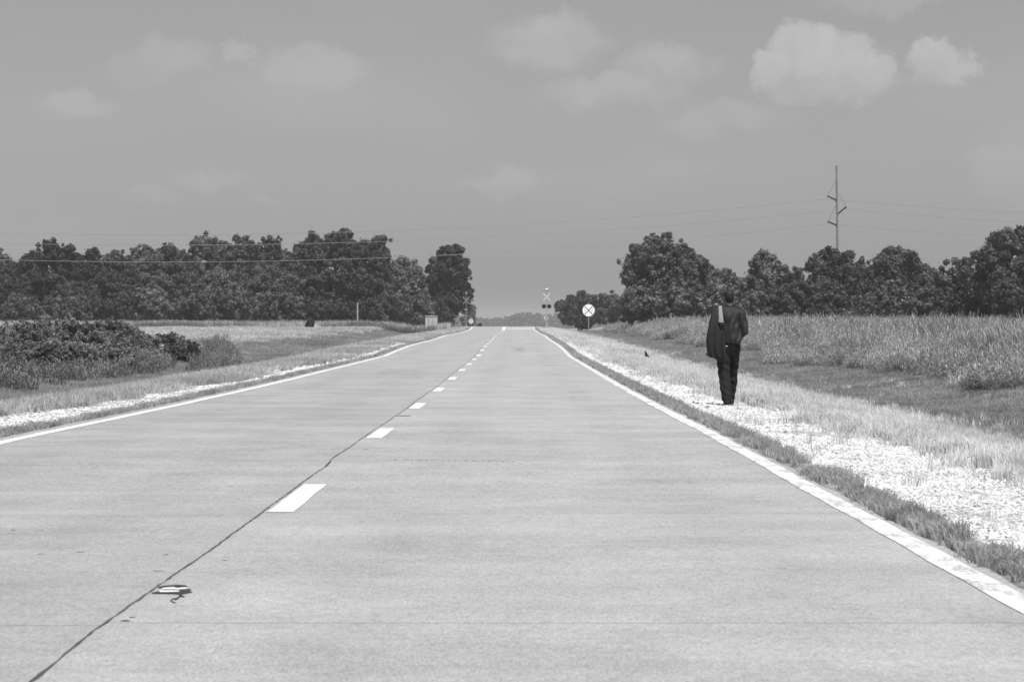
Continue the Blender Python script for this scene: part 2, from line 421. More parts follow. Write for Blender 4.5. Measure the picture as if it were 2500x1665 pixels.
# ------------------------------------------------------------------ road
rng = np.random.default_rng(7)
random.seed(7)
road = empty('road'); tag(road, 'straight two-lane pale concrete highway running to a rise', kind='structure')
kn = np.arange(0, 460, .1)
wander = np.zeros_like(kn)
for k_, (fr, am) in enumerate([(.9, .004), (.31, .008), (2.3, .002)]):
    wander += am * np.sin(kn * fr + k_ * 2.1)
for dd, am in ((24.6, .022), (26.3, -.014), (41, .008), (9.8, .02)):
    wander += am * np.exp(-((kn - dd) / .8) ** 2)
def joint_x(y): return -1.612 + np.interp(y, kn, wander)
jl = rng.normal(0, .0036, len(kn)); jr = rng.normal(0, .0036, len(kn))
def sheet_strip(name, xl, xr, y0, y1, step, dz, mat, parent, thick=0.0, nx_=1):
    """strip following the road surface; xl, xr functions of y"""
    yy = np.append(np.arange(y0, y1 - step * .3, step), y1)
    extra = [k for k in RY if y0 < k < y1]
    yy = np.unique(np.concatenate([yy, extra]))
    mb = MB(); n = len(yy); cols = nx_ + 1
    P = []
    for y in yy:
        z = float(road_z(y)) + dz
        l, r_ = float(xl(y)), float(xr(y))
        for c in range(cols): P.append((l + (r_ - l) * c / nx_, float(y), z))
    fs = [(k * cols + c, k * cols + c + 1, (k + 1) * cols + c + 1, (k + 1) * cols + c) for k in range(n - 1) for c in range(nx_)]
    if thick:
        b0 = len(P)
        for y in yy:
            z = float(road_z(y)) + dz - thick
            P.append((float(xl(y)), float(y), z)); P.append((float(xr(y)), float(y), z))
        for k in range(n - 1):
            fs.append((b0 + 2 * k, k * cols, (k + 1) * cols, b0 + 2 * k + 2))
            fs.append((k * cols + nx_, b0 + 2 * k + 1, b0 + 2 * k + 3, (k + 1) * cols + nx_))
        fs.append((b0, b0 + 1) + tuple(c for c in range(cols - 1, -1, -1)))
        e = (n - 1)
        fs.append((b0 + 2 * e + 1, b0 + 2 * e) + tuple(e * cols + c for c in range(cols)))
    mb.add(P, fs)
    return mb.build(name, mat, parent)
sheet_strip('joint_filler', lambda y: -5.3, lambda y: 2.2, -2, 455, 4, -.016, M_TAR, road)
eL = lambda y: -5.45 + .012 * math.sin(y * 1.7) + .01 * math.sin(y * 4.1)
eR = lambda y: 2.275 + .010 * math.sin(y * 1.3 + 1) + .01 * math.sin(y * 3.7)
def slabs(side, cuts):
    for k in range(len(cuts) - 1):
        y0, y1 = cuts[k] + .008, cuts[k + 1] - .008
        st = .12 if y0 < 45 else (.4 if y0 < 80 else 2.0)
        if side > 0: sheet_strip('concrete_slab', lambda y: joint_x(y) + .0075 + (np.interp(y, kn, jr) if y < 60 else 0), eR, y0, y1, st, 0, M_CON, road, .10)
        else: sheet_strip('concrete_slab', eL, lambda y: joint_x(y) - .0075 + (np.interp(y, kn, jl) if y < 60 else 0), y0, y1, st, 0, M_CON, road, .10)
cr = [-2, 4.4, 11.55, 18.4, 25.7, 32.6, 39.4, 46.2, 53.0, 59.9, 66.7, 73.6, 80.5, 455]
cl = [-2, 4.6, 11.45, 18.2, 24.7, 29.9, 36.6, 42.9, 49.3, 56.0, 63.1, 70.0, 77.0, 455]
slabs(1, cr); slabs(-1, cl)
# painted lines
wz = lambda y: .006 * math.sin(y * .8) + .004 * math.sin(y * 2.9)
sheet_strip('edge_line', lambda y: 2.065 + wz(y), lambda y: 2.215 + wz(y + 9) * .7, 2, 354, .25, .004, M_WORN, road)['label'] = 'worn white line along the right road edge'
sheet_strip('edge_line', lambda y: -5.275 + wz(y + 4), lambda y: -5.125 + wz(y + 4) * .7, 2, 354, .25, .004, M_PAINT, road)['label'] = 'clean white line along the left road edge'
k = 0
y = 18.5
while y < 310:
    L_ = 3.25
    sheet_strip('centre_dash', lambda q: -1.572 + .003 * math.sin(q * 5), lambda q: -1.405 + .004 * math.sin(q * 3), y, y + L_, .4, .004, M_PAINT, road)
    y += 12.19
sheet_strip('centre_dash', lambda q: -1.58, lambda q: -1.20, 322, 354, 3, .004, M_PAINT, road)['label'] = 'solid white centre line before the crossing'
sheet_strip('stop_line', lambda q: -1.05, lambda q: 1.95, 338.5, 342.5, 1, .005, M_PAINT, road)
# tar repair and scraps of paint on the near slab
def at(px, py):          # road point under a source pixel (near flat part)
    d = EYE * F / (py - HOR); return (px - VPX) * d / F, d
def road_patch(name, pts, mat, dz, th=.002, jit=0.0):
    P = [at(*p) for p in pts]
    if jit: P = [(x + random.uniform(-jit, jit) * .3, y + random.uniform(-jit, jit)) for x, y in P]
    mb = MB(); n_ = len(P)
    mb.add([(x, y, float(road_z(y)) + dz) for x, y in P] + [(x, y, float(road_z(y)) + dz + th) for x, y in P],
           [(i, (i + 1) % n_, n_ + (i + 1) % n_, n_ + i) for i in range(n_)] + [tuple(range(n_, 2 * n_))])
    return mb.build(name, mat, road)
road_patch('tar_patch', [(385, 1434), (400, 1431), (430, 1429), (452, 1430), (457, 1432.5), (440, 1434), (425, 1434.5), (405, 1435.5), (388, 1436.5)], M_TAR, .002)
road_patch('tar_patch', [(369, 1448.2), (386, 1445), (412, 1442), (440, 1441.4), (455, 1439.5), (464, 1439), (466, 1441), (458, 1442.5), (469, 1446.5), (455, 1449.5), (440, 1452), (420, 1450.8), (395, 1450.2), (372, 1449.6)], M_TAR, .002)
road_patch('tar_patch', [(436, 1450.5), (444, 1450), (446, 1456), (452, 1457.5), (438, 1458.5), (433, 1464), (428, 1466), (424, 1463), (417, 1466), (424, 1471), (430, 1471.5), (424, 1473), (415, 1467), (421, 1461.5), (431, 1461), (436, 1456)], M_TAR, .0015)
road_patch('paint_scrap', [(394, 1441), (400, 1438.4), (425, 1437), (430, 1439.8), (450, 1437.4), (456, 1438.6), (452, 1440.2), (430, 1441.5), (408, 1441.4)], M_WHITE, .006)
road_patch('paint_scrap', [(387, 1447.5), (392, 1444.9), (415, 1444.8), (438, 1445.5), (436, 1447.2), (412, 1448), (390, 1448.1)], M_WHITE, .006)
for cx, cy, w, h in ((305, 1516, 26, 3.5), (323, 1507.5, 18, 1.6), (32, 1294, 14, 1.2), (197, 1347.5, 22, 1.2), (405, 1353.5, 18, 1.2), (383, 1394, 24, 1.2),
                     (985, 1015.3, 40, 1.6), (893, 1099.5, 14, 1.0), (548, 1368, 16, .8), (98, 1353, 16, .7)):
    pts = []
    for q in range(14):
        w_ = 2 * math.pi * q / 14
        pts.append((cx + math.cos(w_) * w / 2 * random.uniform(.7, 1.1), cy - math.sin(w_) * h / 2 * random.uniform(.5, 1.2)))
    road_patch('tar_spot', pts[::-1] if False else pts, M_TARL if h < 1.3 else M_TAR, .0012, .001)
for cx, cy, n_, tilt in ((1472, 1045, 4, 0), (1537, 1045, 5, 3), (1605, 1176, 3, 6), (1683, 1178, 3, 7), (1398, 967, 3, 0), (1440, 968, 3, 0), (1395, 953, 2, 0), (1424, 954, 2, 0)):
    for q in range(n_):
        x0 = cx - n_ * 3 + q * 6
        road_patch('tyre_scuff', [(x0, cy - 2.5), (x0 + 2.2, cy - 2.5), (x0 + 4 + tilt * .6, cy + 2.5), (x0 + 2 + tilt * .6, cy + 2.5)], M_SCUFF, .001, .001)
for k_ in range(16):          # chips broken out of the cross joint beyond the first dash
    cx, cy = 965 + k_ * 19 + random.uniform(-6, 6), 1124.5 + k_ * .25
    w = random.uniform(3, 9); h = random.uniform(.7, 1.5)
    road_patch('joint_chip', [(cx + math.cos(q) * w / 2 * random.uniform(.6, 1.2), cy - math.sin(q) * h * random.uniform(.5, 1.1)) for q in np.linspace(0, 2 * math.pi, 8, endpoint=False)], M_TARL, .0012, .001)
# soft dark oil stain far up the right lane
def stain(cx, y0, y1, w, name='oil_stain', amt=.4):
    m, t, out = mat_base(name)
    b = t.nodes.new('ShaderNodeBsdfDiffuse'); b.inputs[0].default_value = g3(.16)
    tr = t.nodes.new('ShaderNodeBsdfTransparent'); mx = t.nodes.new('ShaderNodeMixShader')
    c = t.nodes.new('ShaderNodeTexCoord'); gr = t.nodes.new('ShaderNodeTexGradient'); gr.gradient_type = 'SPHERICAL'
    mp = t.nodes.new('ShaderNodeMapping'); mp.inputs['Location'].default_value = (-1, -1, 0); mp.inputs['Scale'].default_value = (2, 2, 0)
    t.links.new(c.outputs['Generated'], mp.inputs[0]); t.links.new(mp.outputs[0], gr.inputs[0])
    n = t.nodes.new('ShaderNodeTexNoise'); n.inputs['Scale'].default_value = 3
    t.links.new(c.outputs['Object'], n.inputs['Vector'])
    t.links.new(mth('MULTIPLY', mth('MULTIPLY', gr.outputs['Fac'], n.outputs['Fac'], tree=t), amt * 2, clamp=True, tree=t), mx.inputs[0])
    t.links.new(tr.outputs[0], mx.inputs[1]); t.links.new(b.outputs[0], mx.inputs[2]); t.links.new(mx.outputs[0], out.inputs[0])
    sheet_strip(name, lambda q: cx - w / 2, lambda q: cx + w / 2, y0, y1, (y1 - y0) / 8, .003, m, road)
stain(.15, 122, 142, 1.0, amt=.22)
stain(-3.2, 70, 86, 1.6, amt=.12)

# ------------------------------------------------------------------ grass and stones (geometry-node scatters)
def blade_clump(name, n, h0, h1, w, spread, lean, mat, seed):
    r = np.random.default_rng(seed); V = []; Fc = []
    for i in range(n):
        a_ = r.uniform(0, 2 * math.pi); rr = spread * math.sqrt(r.uniform())
        bx, by = rr * math.cos(a_), rr * math.sin(a_)
        h = r.uniform(h0, h1); th = r.uniform(0, 2 * math.pi); la = r.normal(0, lean)
        dx, dy = math.cos(th) * la * h, math.sin(th) * la * h
        ph = r.uniform(0, math.pi); wx, wy = math.cos(ph) * w / 2, math.sin(ph) * w / 2
        b = len(V)
        V += [(bx - wx, by - wy, -.02), (bx + wx, by + wy, -.02),
              (bx + dx * .35 - wx * .9, by + dy * .35 - wy * .9, h * .55), (bx + dx * .35 + wx * .9, by + dy * .35 + wy * .9, h * .55),
              (bx + dx, by + dy, h * (1 - .25 * min(1, abs(la))))]
        Fc += [(b, b + 1, b + 3, b + 2), (b + 2, b + 3, b + 4)]
    me = bpy.data.meshes.new(name); me.from_pydata(V, [], Fc); me.update(); me.materials.append(mat)
    return bpy.data.objects.new(name, me)
def leafy_clump(name, n, h0, h1, lw, ll, spread, mat, seed, nl=6):
    r = np.random.default_rng(seed); V = []; Fc = []
    for i in range(n):
        a_ = r.uniform(0, 6.283); rr = spread * math.sqrt(r.uniform()); bx, by = rr * math.cos(a_), rr * math.sin(a_)
        h = r.uniform(h0, h1); lx, ly = r.normal(0, .10) * h, r.normal(0, .10) * h
        for k in range(nl):
            f_ = (k + r.uniform(0, 1)) / nl; z = h * (.05 + .85 * f_); px_, py_ = bx + lx * f_, by + ly * f_
            th = r.uniform(0, 6.283); el = r.uniform(.5, 1.35); L_ = ll * r.uniform(.6, 1.3); w = lw * r.uniform(.6, 1.3)
            dx, dy, dz = math.cos(th) * math.cos(el), math.sin(th) * math.cos(el), math.sin(el)
            wx, wy = -math.sin(th) * w / 2, math.cos(th) * w / 2
            b = len(V)
            V += [(px_ - wx * .4, py_ - wy * .4, z), (px_ + wx * .4, py_ + wy * .4, z),
                  (px_ + dx * L_ * .55 + wx, py_ + dy * L_ * .55 + wy, z + dz * L_ * .55), (px_ + dx * L_ * .55 - wx, py_ + dy * L_ * .55 - wy, z + dz * L_ * .55),
                  (px_ + dx * L_, py_ + dy * L_, z + dz * L_ * .8)]
            Fc += [(b, b + 1, b + 2, b + 3), (b + 3, b + 2, b + 4)]
    me = bpy.data.meshes.new(name); me.from_pydata(V, [], Fc); me.update(); me.materials.append(mat)
    return bpy.data.objects.new(name, me)
def collection_of(name, objs):
    c = bpy.data.collections.new(name)
    for o in objs: c.objects.link(o)
    return c
def scatter(name, label, pts, rots, scales, coll, cat=None):
    me = bpy.data.meshes.new(name)
    n = len(pts); me.vertices.add(n); me.vertices.foreach_set('co', pts.astype(np.float32).ravel())
    for an, ty, key, arr in (('rot', 'FLOAT_VECTOR', 'vector', rots), ('scl', 'FLOAT_VECTOR', 'vector', scales)):
        at_ = me.attributes.new(an, ty, 'POINT'); at_.data.foreach_set(key, arr.astype(np.float32).ravel())
    idx = me.attributes.new('idx', 'INT', 'POINT'); idx.data.foreach_set('value', rng.integers(0, 1000, n).astype(np.int32))
    o = link(name, me); tag(o, label, cat, kind='stuff')
    ng = bpy.data.node_groups.new(name, 'GeometryNodeTree')
    ng.interface.new_socket('Geometry', in_out='INPUT', socket_type='NodeSocketGeometry')
    ng.interface.new_socket('Geometry', in_out='OUTPUT', socket_type='NodeSocketGeometry')
    gi = ng.nodes.new('NodeGroupInput'); go = ng.nodes.new('NodeGroupOutput')
    iop = ng.nodes.new('GeometryNodeInstanceOnPoints')
    ci = ng.nodes.new('GeometryNodeCollectionInfo'); ci.inputs[0].default_value = coll
    ci.inputs['Separate Children'].default_value = True; ci.inputs['Reset Children'].default_value = True
    iop.inputs['Pick Instance'].default_value = True
    def attr(nm, ty):
        q = ng.nodes.new('GeometryNodeInputNamedAttribute'); q.data_type = ty; q.inputs['Name'].default_value = nm; return q.outputs[0]
    ng.links.new(gi.outputs[0], iop.inputs['Points'])
    ng.links.new(ci.outputs[0], iop.inputs['Instance'])
    ng.links.new(attr('idx', 'INT'), iop.inputs['Instance Index'])
    e2r = ng.nodes.new('FunctionNodeEulerToRotation'); ng.links.new(attr('rot', 'FLOAT_VECTOR'), e2r.inputs[0])
    ng.links.new(e2r.outputs[0], iop.inputs['Rotation'])
    ng.links.new(attr('scl', 'FLOAT_VECTOR'), iop.inputs['Scale'])
    ng.links.new(iop.outputs[0], go.inputs[0])
    md = o.modifiers.new('scatter', 'NODES'); md.node_group = ng
    return o
def vnoise(x, y, s, seed):               # cheap value noise for densities, 0..1
    x = x / s + seed * 17.3; y = y / s + seed * 7.9
    xi, yi = np.floor(x), np.floor(y); fx, fy = x - xi, y - yi
    fx = fx * fx * (3 - 2 * fx); fy = fy * fy * (3 - 2 * fy)
    def h(a_, b_):
        v_ = np.sin(a_ * 127.1 + b_ * 311.7 + seed) * 43758.5453; return v_ - np.floor(v_)
    return (h(xi, yi) * (1 - fx) + h(xi + 1, yi) * fx) * (1 - fy) + (h(xi, yi + 1) * (1 - fx) + h(xi + 1, yi + 1) * fx) * fy
def fbm(x, y, s, seed): return .55 * vnoise(x, y, s, seed) + .3 * vnoise(x, y, s / 2.3, seed + 1) + .15 * vnoise(x, y, s / 5, seed + 2)
def sample(x0, x1, y0, y1, dens, keep=None):
    n = int((x1 - x0) * (y1 - y0) * dens)
    x = rng.uniform(x0, x1, n); y = rng.uniform(y0, y1, n)
    vis = (np.abs(x) < .182 * y + 1.2)
    x, y = x[vis], y[vis]
    if keep is not None:
        p = keep(x, y); k_ = rng.uniform(0, 1, len(x)) < p; x, y = x[k_], y[k_]
    return x, y
def lay(parts):                           # parts: (x, y, scale_xy, scale_z)
    P, S = [], []
    for x, y, sx_, sz_ in parts:
        P.append(np.stack([x, y, place_z(x, y)], -1))
        r_ = rng.uniform(.75, 1.3, len(x))
        S.append(np.stack([r_ * sx_, r_ * sx_, rng.uniform(.7, 1.3, len(x)) * sz_], -1))
    P = np.concatenate(P); S = np.concatenate(S)
    k_ = (np.abs(P[:, 0] - 3.32) > .42) | (P[:, 1] > 46.7) | (P[:, 1] < 43.8); P, S = P[k_], S[k_]
    Rr = np.zeros_like(P); Rr[:, 2] = rng.uniform(0, 6.283, len(P)); Rr[:, 0] = rng.normal(0, .08, len(P))
    return P, Rr, S
offx = lambda x: np.maximum(x - 2.29, -5.45 - x)

# stones of the gravel shoulders
def stone(seed):
    r = np.random.default_rng(seed)
    t_ = (1 + 5 ** .5) / 2
    vs_ = np.array([(-1, t_, 0), (1, t_, 0), (-1, -t_, 0), (1, -t_, 0), (0, -1, t_), (0, 1, t_), (0, -1, -t_), (0, 1, -t_), (t_, 0, -1), (t_, 0, 1), (-t_, 0, -1), (-t_, 0, 1)]) / 1.9
    vs_ = vs_ * r.uniform(.7, 1.2, (12, 1)) * np.array([1, .8, .6])
    fs = [(0, 11, 5), (0, 5, 1), (0, 1, 7), (0, 7, 10), (0, 10, 11), (1, 5, 9), (5, 11, 4), (11, 10, 2), (10, 7, 6), (7, 1, 8), (3, 9, 4), (3, 4, 2), (3, 2, 6), (3, 6, 8), (3, 8, 9), (4, 9, 5), (2, 4, 11), (6, 2, 10), (8, 6, 7), (9, 8, 1)]
    me = bpy.data.meshes.new('stone'); me.from_pydata(vs_.tolist(), [], fs); me.update(); me.materials.append(M_STONE)
    return bpy.data.objects.new('stone', me)
cst = collection_of('stones', [stone(i) for i in range(6)])
def gravel_w(x, y):
    w_ = np.interp(y, [15, 110], [1.62, .85]) - np.where(x < 0, .05, 0)
    return w_ + (fbm(x, y * .4, 1.6, 4) - .5) * 1.3
def gkeep(x, y):
    o_ = offx(x); w_ = gravel_w(x, y)
    return np.where((o_ > .28) & (o_ < w_ + .25), np.clip((w_ + .25 - o_) / .5, 0, 1) * .9, 0.03) * (fbm(x, y, .25, 9) > .30) * (fbm(x, y * .4, .9, 14) > np.where(x < 0, .40, .24))
P1 = [sample(2.5, 5.0, 8, 32, 1900, gkeep), sample(2.5, 5, 32, 75, 800, gkeep), sample(-7.4, -5.6, 28, 75, 380, gkeep), sample(2.5, 4.6, 75, 160, 120, gkeep), sample(-7.2, -5.6, 75, 160, 110, gkeep)]
PP, SS = [], []
for q, (x, y) in enumerate(P1):
    s_ = (.0085, .012, .014, .030, .030)[q] * np.exp(rng.normal(0, .42, len(x)))
    z_ = ground_z(x, y) + s_ * .15
    PP.append(np.stack([x, y, z_], -1)); SS.append(np.stack([s_ * 1.15, s_, s_ * .8], -1))
PP, SS = np.concatenate(PP), np.concatenate(SS)
clear_ = (np.abs(PP[:, 0] - 3.38) > .22) | (np.abs(PP[:, 1] - 46.25) > .55); PP, SS = PP[clear_], SS[clear_]
scatter('gravel', 'loose white crushed limestone on both road shoulders', PP, rng.uniform(0, 6.28, PP.shape) * np.array([.15, .15, 1]), SS, cst)

# lush fringe growing along the slab edges
cf = collection_of('fringe', [blade_clump('tuft', 26, .05, .14, .0065, .05, .55, M_GFRINGE, 100 + i) for i in range(5)])
fk = lambda x, y: np.clip(1.25 - np.abs(offx(x) - .14 - .06 * (fbm(x * 0, y, 2.0, 3) - .5)) / (.13 + .15 * (fbm(x * 0, y, 1.1, 5) - .5)), 0, 1) * (offx(x) > -.05) * (.2 + 1.2 * fbm(x, y, .5, 8)) * (fbm(x, y, .8, 18) > .40)
x1, y1 = sample(2.235, 2.9, 8, 34, 330, fk); x2, y2 = sample(2.235, 2.9, 34, 90, 170, fk); x3, y3 = sample(2.24, 3.0, 90, 345, 45, fk)
x4, y4 = sample(-6.0, -5.45, 27, 90, 190, fk); x5, y5 = sample(-6.2, -5.45, 90, 345, 45, fk)
scatter('fringe_grass', 'dark ragged grass growing along both edges of the concrete', *lay([(x1, y1, .9, .72), (x2, y2, 1.1, .8), (x3, y3, 1.9, .9), (x4, y4, 1.15, .70), (x5, y5, 2.0, .8)]), cf)

# pale dry verge grass, thick beside the gravel and thinning into it
cp = collection_of('pale', [blade_clump('tuft', 24, .06, .22, .006, .09, .40, M_GPALE, 200 + i) for i in range(5)])
def pk(x, y):
    o_ = offx(x); gw = gravel_w(x, y); band = 4.4 + 2.4 * (fbm(x * .5, y * .25, 3, 21) - .5)
    inside = smooth(-.35, .55, o_ - gw) * (1 - smooth(band - 1.8, band + 1.6, o_))
    return inside * (.35 + .9 * fbm(x, y, .8, 12)) + .05 * (o_ > .5) * (o_ < gw) * (fbm(x, y, .7, 33) > .5)
x1, y1 = sample(2.9, 9, 14, 45, 75, pk); x2, y2 = sample(2.9, 10, 45, 110, 34, pk); x3, y3 = sample(3, 10, 110, 345, 12, pk)
scatter('dry_grass', 'pale dry grass on the right verge beyond the gravel', *lay([(x1, y1, .9, .72), (x2, y2, 1.3, .95), (x3, y3, 2.2, 1.0)]), cp)
cm = collection_of('mown', [blade_clump('tuft', 26, .05, .14, .008, .12, .45, M_GMOWN, 300 + i) for i in range(5)])
def mk(x, y):
    o_ = offx(x); gw = gravel_w(x, y)
    return smooth(-.2, .6, o_ - gw) * (o_ < 11.5) * (.5 + .7 * fbm(x, y, 1.2, 31))
x1, y1 = sample(3.2, 15, 16, 60, 26, mk); x2, y2 = sample(3.2, 15, 60, 140, 14, mk); x3, y3 = sample(3.2, 15, 140, 350, 6, mk)
x4, y4 = sample(-17, -5.9, 30, 70, 34, mk); x5, y5 = sample(-18, -5.9, 70, 140, 18, mk); x6, y6 = sample(-18, -5.9, 140, 350, 7, mk)
pale_l = collection_of('pale_left', [blade_clump('tuft', 24, .06, .24, .008, .12, .45, M_GFIELD, 350 + i) for i in range(4)])
scatter('mown_grass', 'short mown grass in the roadside ditches', *lay([(x1, y1, 1, .8), (x2, y2, 1.5, .9), (x3, y3, 2.6, 1.0), (x4, y4, 1.1, 1.0), (x5, y5, 1.7, 1.0), (x6, y6, 2.8, 1.1)]), cm)
def lk(x, y):
    o_ = offx(x); gw = gravel_w(x, y)
    return smooth(-.3, .5, o_ - gw) * (1 - smooth(3.2, 4.8, o_ + 2 * (fbm(x, y * .3, 3, 41) - .5))) * (.3 + .9 * fbm(x, y, 1.0, 42))
x1, y1 = sample(-11.5, -5.9, 28, 70, 42, lk); x2, y2 = sample(-11.5, -5.9, 70, 140, 22, lk); x3, y3 = sample(-11.5, -5.9, 140, 345, 9, lk)
fx_, fy_ = sample(-70, -15, 105, 200, 3.2, lambda x, y: (offx(x) > 10) * (.5 + .6 * fbm(x, y, 4, 51)))
fx2, fy2 = sample(-70, -14, 200, 375, 2.2, lambda x, y: (offx(x) > 9) * (.5 + .6 * fbm(x, y, 6, 52)))
scatter('field_grass', 'light grass of the left verge and the open field behind it',
        *lay([(x1, y1, 1.0, .9), (x2, y2, 1.5, 1.0), (x3, y3, 2.4, 1.1), (fx_, fy_, 3.0, 1.1), (fx2, fy2, 4.0, 1.6)]), pale_l)
# tall unmown field on the right: broad arching blades
ct = collection_of('tall', [leafy_clump('stalks', 32, .5, 1.35, .017, .27, .42, M_GTALL, 400 + i, 7) for i in range(7)])
def tk(x, y):
    o_ = offx(x); e_ = 8.4 + 3.4 * (fbm(x * 0 + 3, y, 14, 61) - .5) + 1.0 * (fbm(x * 0 + 3, y, 2.5, 62) - .5)
    return (o_ > e_) * np.where(o_ < e_ + 5, 1.0, .55)
x1, y1 = sample(10, 22, 52, 130, 6.5, tk); x2, y2 = sample(10, 34, 130, 240, 3.2, tk); x3, y3 = sample(10, 64, 240, 345, 1.7, tk)
hh = lambda x, y: (.72 + .50 * fbm(x, y, 5, 66)) * (.45 + .55 * smooth(8.6, 12.5, offx(x)))
scatter('tall_grass', 'tall unmown field grass behind the right ditch',
        *lay([(x1, y1, .95, hh(x1, y1)[:, None][:, 0]), (x2, y2, 1.2, hh(x2, y2)), (x3, y3, 1.5, hh(x3, y3) * .95)]), ct)
# weeds: left ditch bank and the rank strip before the left trees
cw = collection_of('weeds', [leafy_clump('stalks', 14, .25, .95, .035, .16, .35, M_WEED, 500 + i, 9) for i in range(4)])
x1, y1 = sample(-24, -10, 92, 165, 3.0, lambda x, y: (np.abs((x - VPX * 0) + .1135 * y - .3 * 0) < 2.3) * ((x / y) > -.111) * ((x / y) < -.094) * .45 * (fbm(x, y, 1.5, 71) > .46))
x2, y2 = sample(-64, -9, 318, 352, 3.0, lambda x, y: (x > -.13 * y) * (fbm(x, y, 5, 72) > .5) * 1.0)
x3, y3 = sample(-24, -12.2, 70, 118, 5, lambda x, y: (x / y < -.118) * (fbm(x, y, 2, 75) > .36) * .8)
scatter('weeds', 'dark rank weeds at the foot of the left shrubs and trees', *lay([(x1, y1, .9, .62), (x2, y2, 1.3, .85), (x3, y3, .85, .62)]), cw)
x1, y1 = sample(-64, -8, 325, 350, 2.6, lambda x, y: (fbm(x, y, 6, 73) > .42) * 1.0)
cw2 = collection_of('reeds', [blade_clump('stalks', 30, .3, .9, .045, .30, .28, M_GFIELD, 520 + i) for i in range(4)])
scatter('rank_grass', 'light rank grass in front of the left tree line', *lay([(x1, y1, 1.5, .95)]), cw2)

# ------------------------------------------------------------------ trees
def leaf_mesh(name, centres, radii, per, size, mat, seed, up=.25, flat=.75, shape=(1, 1, 1)):
    """leaves on the shells of many small clumps; centres (n,3), radii (n,)"""
    r = np.random.default_rng(seed)
    n = len(centres)
    cnt = np.maximum(8, (per * (radii / radii.mean()) ** 2)).astype(int)
    idx = np.repeat(np.arange(n), cnt); m_ = len(idx)
    d = r.normal(0, 1, (m_, 3)); d[:, 2] += up; d /= np.linalg.norm(d, axis=1)[:, None]
    rad = radii[idx] * r.uniform(.5, 1.05, m_) * (1 + (r.uniform(0, 1, m_) < .12) * np.abs(r.normal(0, .38, m_)))
    P = centres[idx] + d * rad[:, None] * np.array(shape)
    nrm = d * flat + r.normal(0, .42, (m_, 3)); nrm /= np.linalg.norm(nrm, axis=1)[:, None]
    t1 = np.cross(nrm, r.normal(0, 1, (m_, 3))); t1 /= np.linalg.norm(t1, axis=1)[:, None] + 1e-9
    t2 = np.cross(nrm, t1)
    s_ = size * r.uniform(.45, 1.5, m_)[:, None]
    V = np.stack([P - t1 * s_ * .66 - t2 * s_ * .30, P + t1 * s_ * .66 - t2 * s_ * .30, P + t2 * s_ * .72 + nrm * s_ * .1], 1).reshape(-1, 3)
    Qd = np.arange(m_ * 3).reshape(-1, 3)
    return mesh_np(name, V, Qd, mat)
def crown_clumps(W, H, z0, z1, r, n_lobe, sub, asym=0.0, spiky=0.0, depth=.8, rmin=.75, rmax=1.5):
    """lobes near the shell of the crown, each with smaller leaf clumps on it, so that dark hollows stay between them"""
    cx, cr_, cen = [], [], []
    rz_ = (z1 - z0) / 2; zc = (z1 + z0) / 2; m0 = min(W, H)
    for k in range(n_lobe):
        rho = min(r.uniform(rmin, rmax), m0 * .24)
        while True:
            p = r.uniform(-1, 1, 3)
            q = (abs(p[0]) ** 2.3 + abs(p[1]) ** 2.3 + abs(p[2]) ** 2.5)
            if .35 < q < 1: break
        s_ = (1 - .08 * abs(p[2]) - .06 * max(0, p[2]))
        c = np.array([p[0] * (W / 2 - rho * .7) * s_ + asym * max(0, p[2]) * W * .10, p[1] * (W / 2 * depth - rho * .6) * s_, zc + p[2] * (rz_ - rho * .8)])
        cen.append((c, rho))
    for c, rho in cen:
        ax = np.array([c[0], c[1], (c[2] - zc) + .6 * rz_]); ax /= np.linalg.norm(ax) + 1e-6
        for j in range(sub):
            d = r.normal(0, 1, 3) + ax * .6; d /= np.linalg.norm(d)
            k_ = r.uniform(.55, 1.0)
            if r.uniform() < spiky * .5: k_ = r.uniform(1.0, 1.35)
            cx.append(c + d * rho * k_); cr_.append(rho * r.uniform(.22, .42) * (1 if k_ < 1 else .7))
        cx.append(c - ax * rho * .3); cr_.append(rho * .7)
    return np.array(cx), np.array(cr_)
def tree(name, label, cat, px, top, wpx, D, kind=0, base_z=None, seed=1, lean=0.0, spiky=.25, leaf=.30, dens=1.0, group=None, bottom=.02, trunk=True, depth=.8, sub=9, lobes=None, rad=(.75, 1.5), wide=1.26):
    r = np.random.default_rng(seed)
    X = (px - VPX) * D / F
    zg = float(ground_z(X, D)) if base_z is None else base_z
    zt = EYE + (HOR - top) * D / F
    W = wpx * D / F; H = zt - zg
    e = empty(name, (X, D, zg))
    tag(e, label, cat, group)
    W *= wide; rmn, rmx = rad
    nl = int(lobes if lobes else 8 + .62 * W * H / (rmn * rmx))
    c, cr_ = crown_clumps(W, H, H * bottom, H, r, nl, sub, lean, spiky, depth, rmn, rmx)
    area = (cr_ ** 2).mean() * 12.6
    per = int(dens * max(12, 1.15 * area / (leaf * leaf * .5)))
    crown = link('crown', leaf_mesh('crown', c, cr_, per, leaf, M_TREE[kind], seed), e)
    mb = MB()
    tr_ = max(.05, min(.35, H * .026))
    seg = [Vector((0, 0, -.1))]
    for k in range(1, 5): seg.append(Vector((r.normal(0, .03) * H, r.normal(0, .03) * H, H * .17 * k)))
    for k in range(4): mb.rod(seg[k], seg[k + 1], tr_ * (1 - .2 * k), tr_ * (.8 - .2 * k), 8)
    for k in range(7):
        s0 = seg[1 + k % 4]; q = c[r.integers(0, len(c))]
        mb.rod(s0, Vector(q), tr_ * .38, tr_ * .08, 5)
    mb.build('trunk', M_BARK, e)
    return e
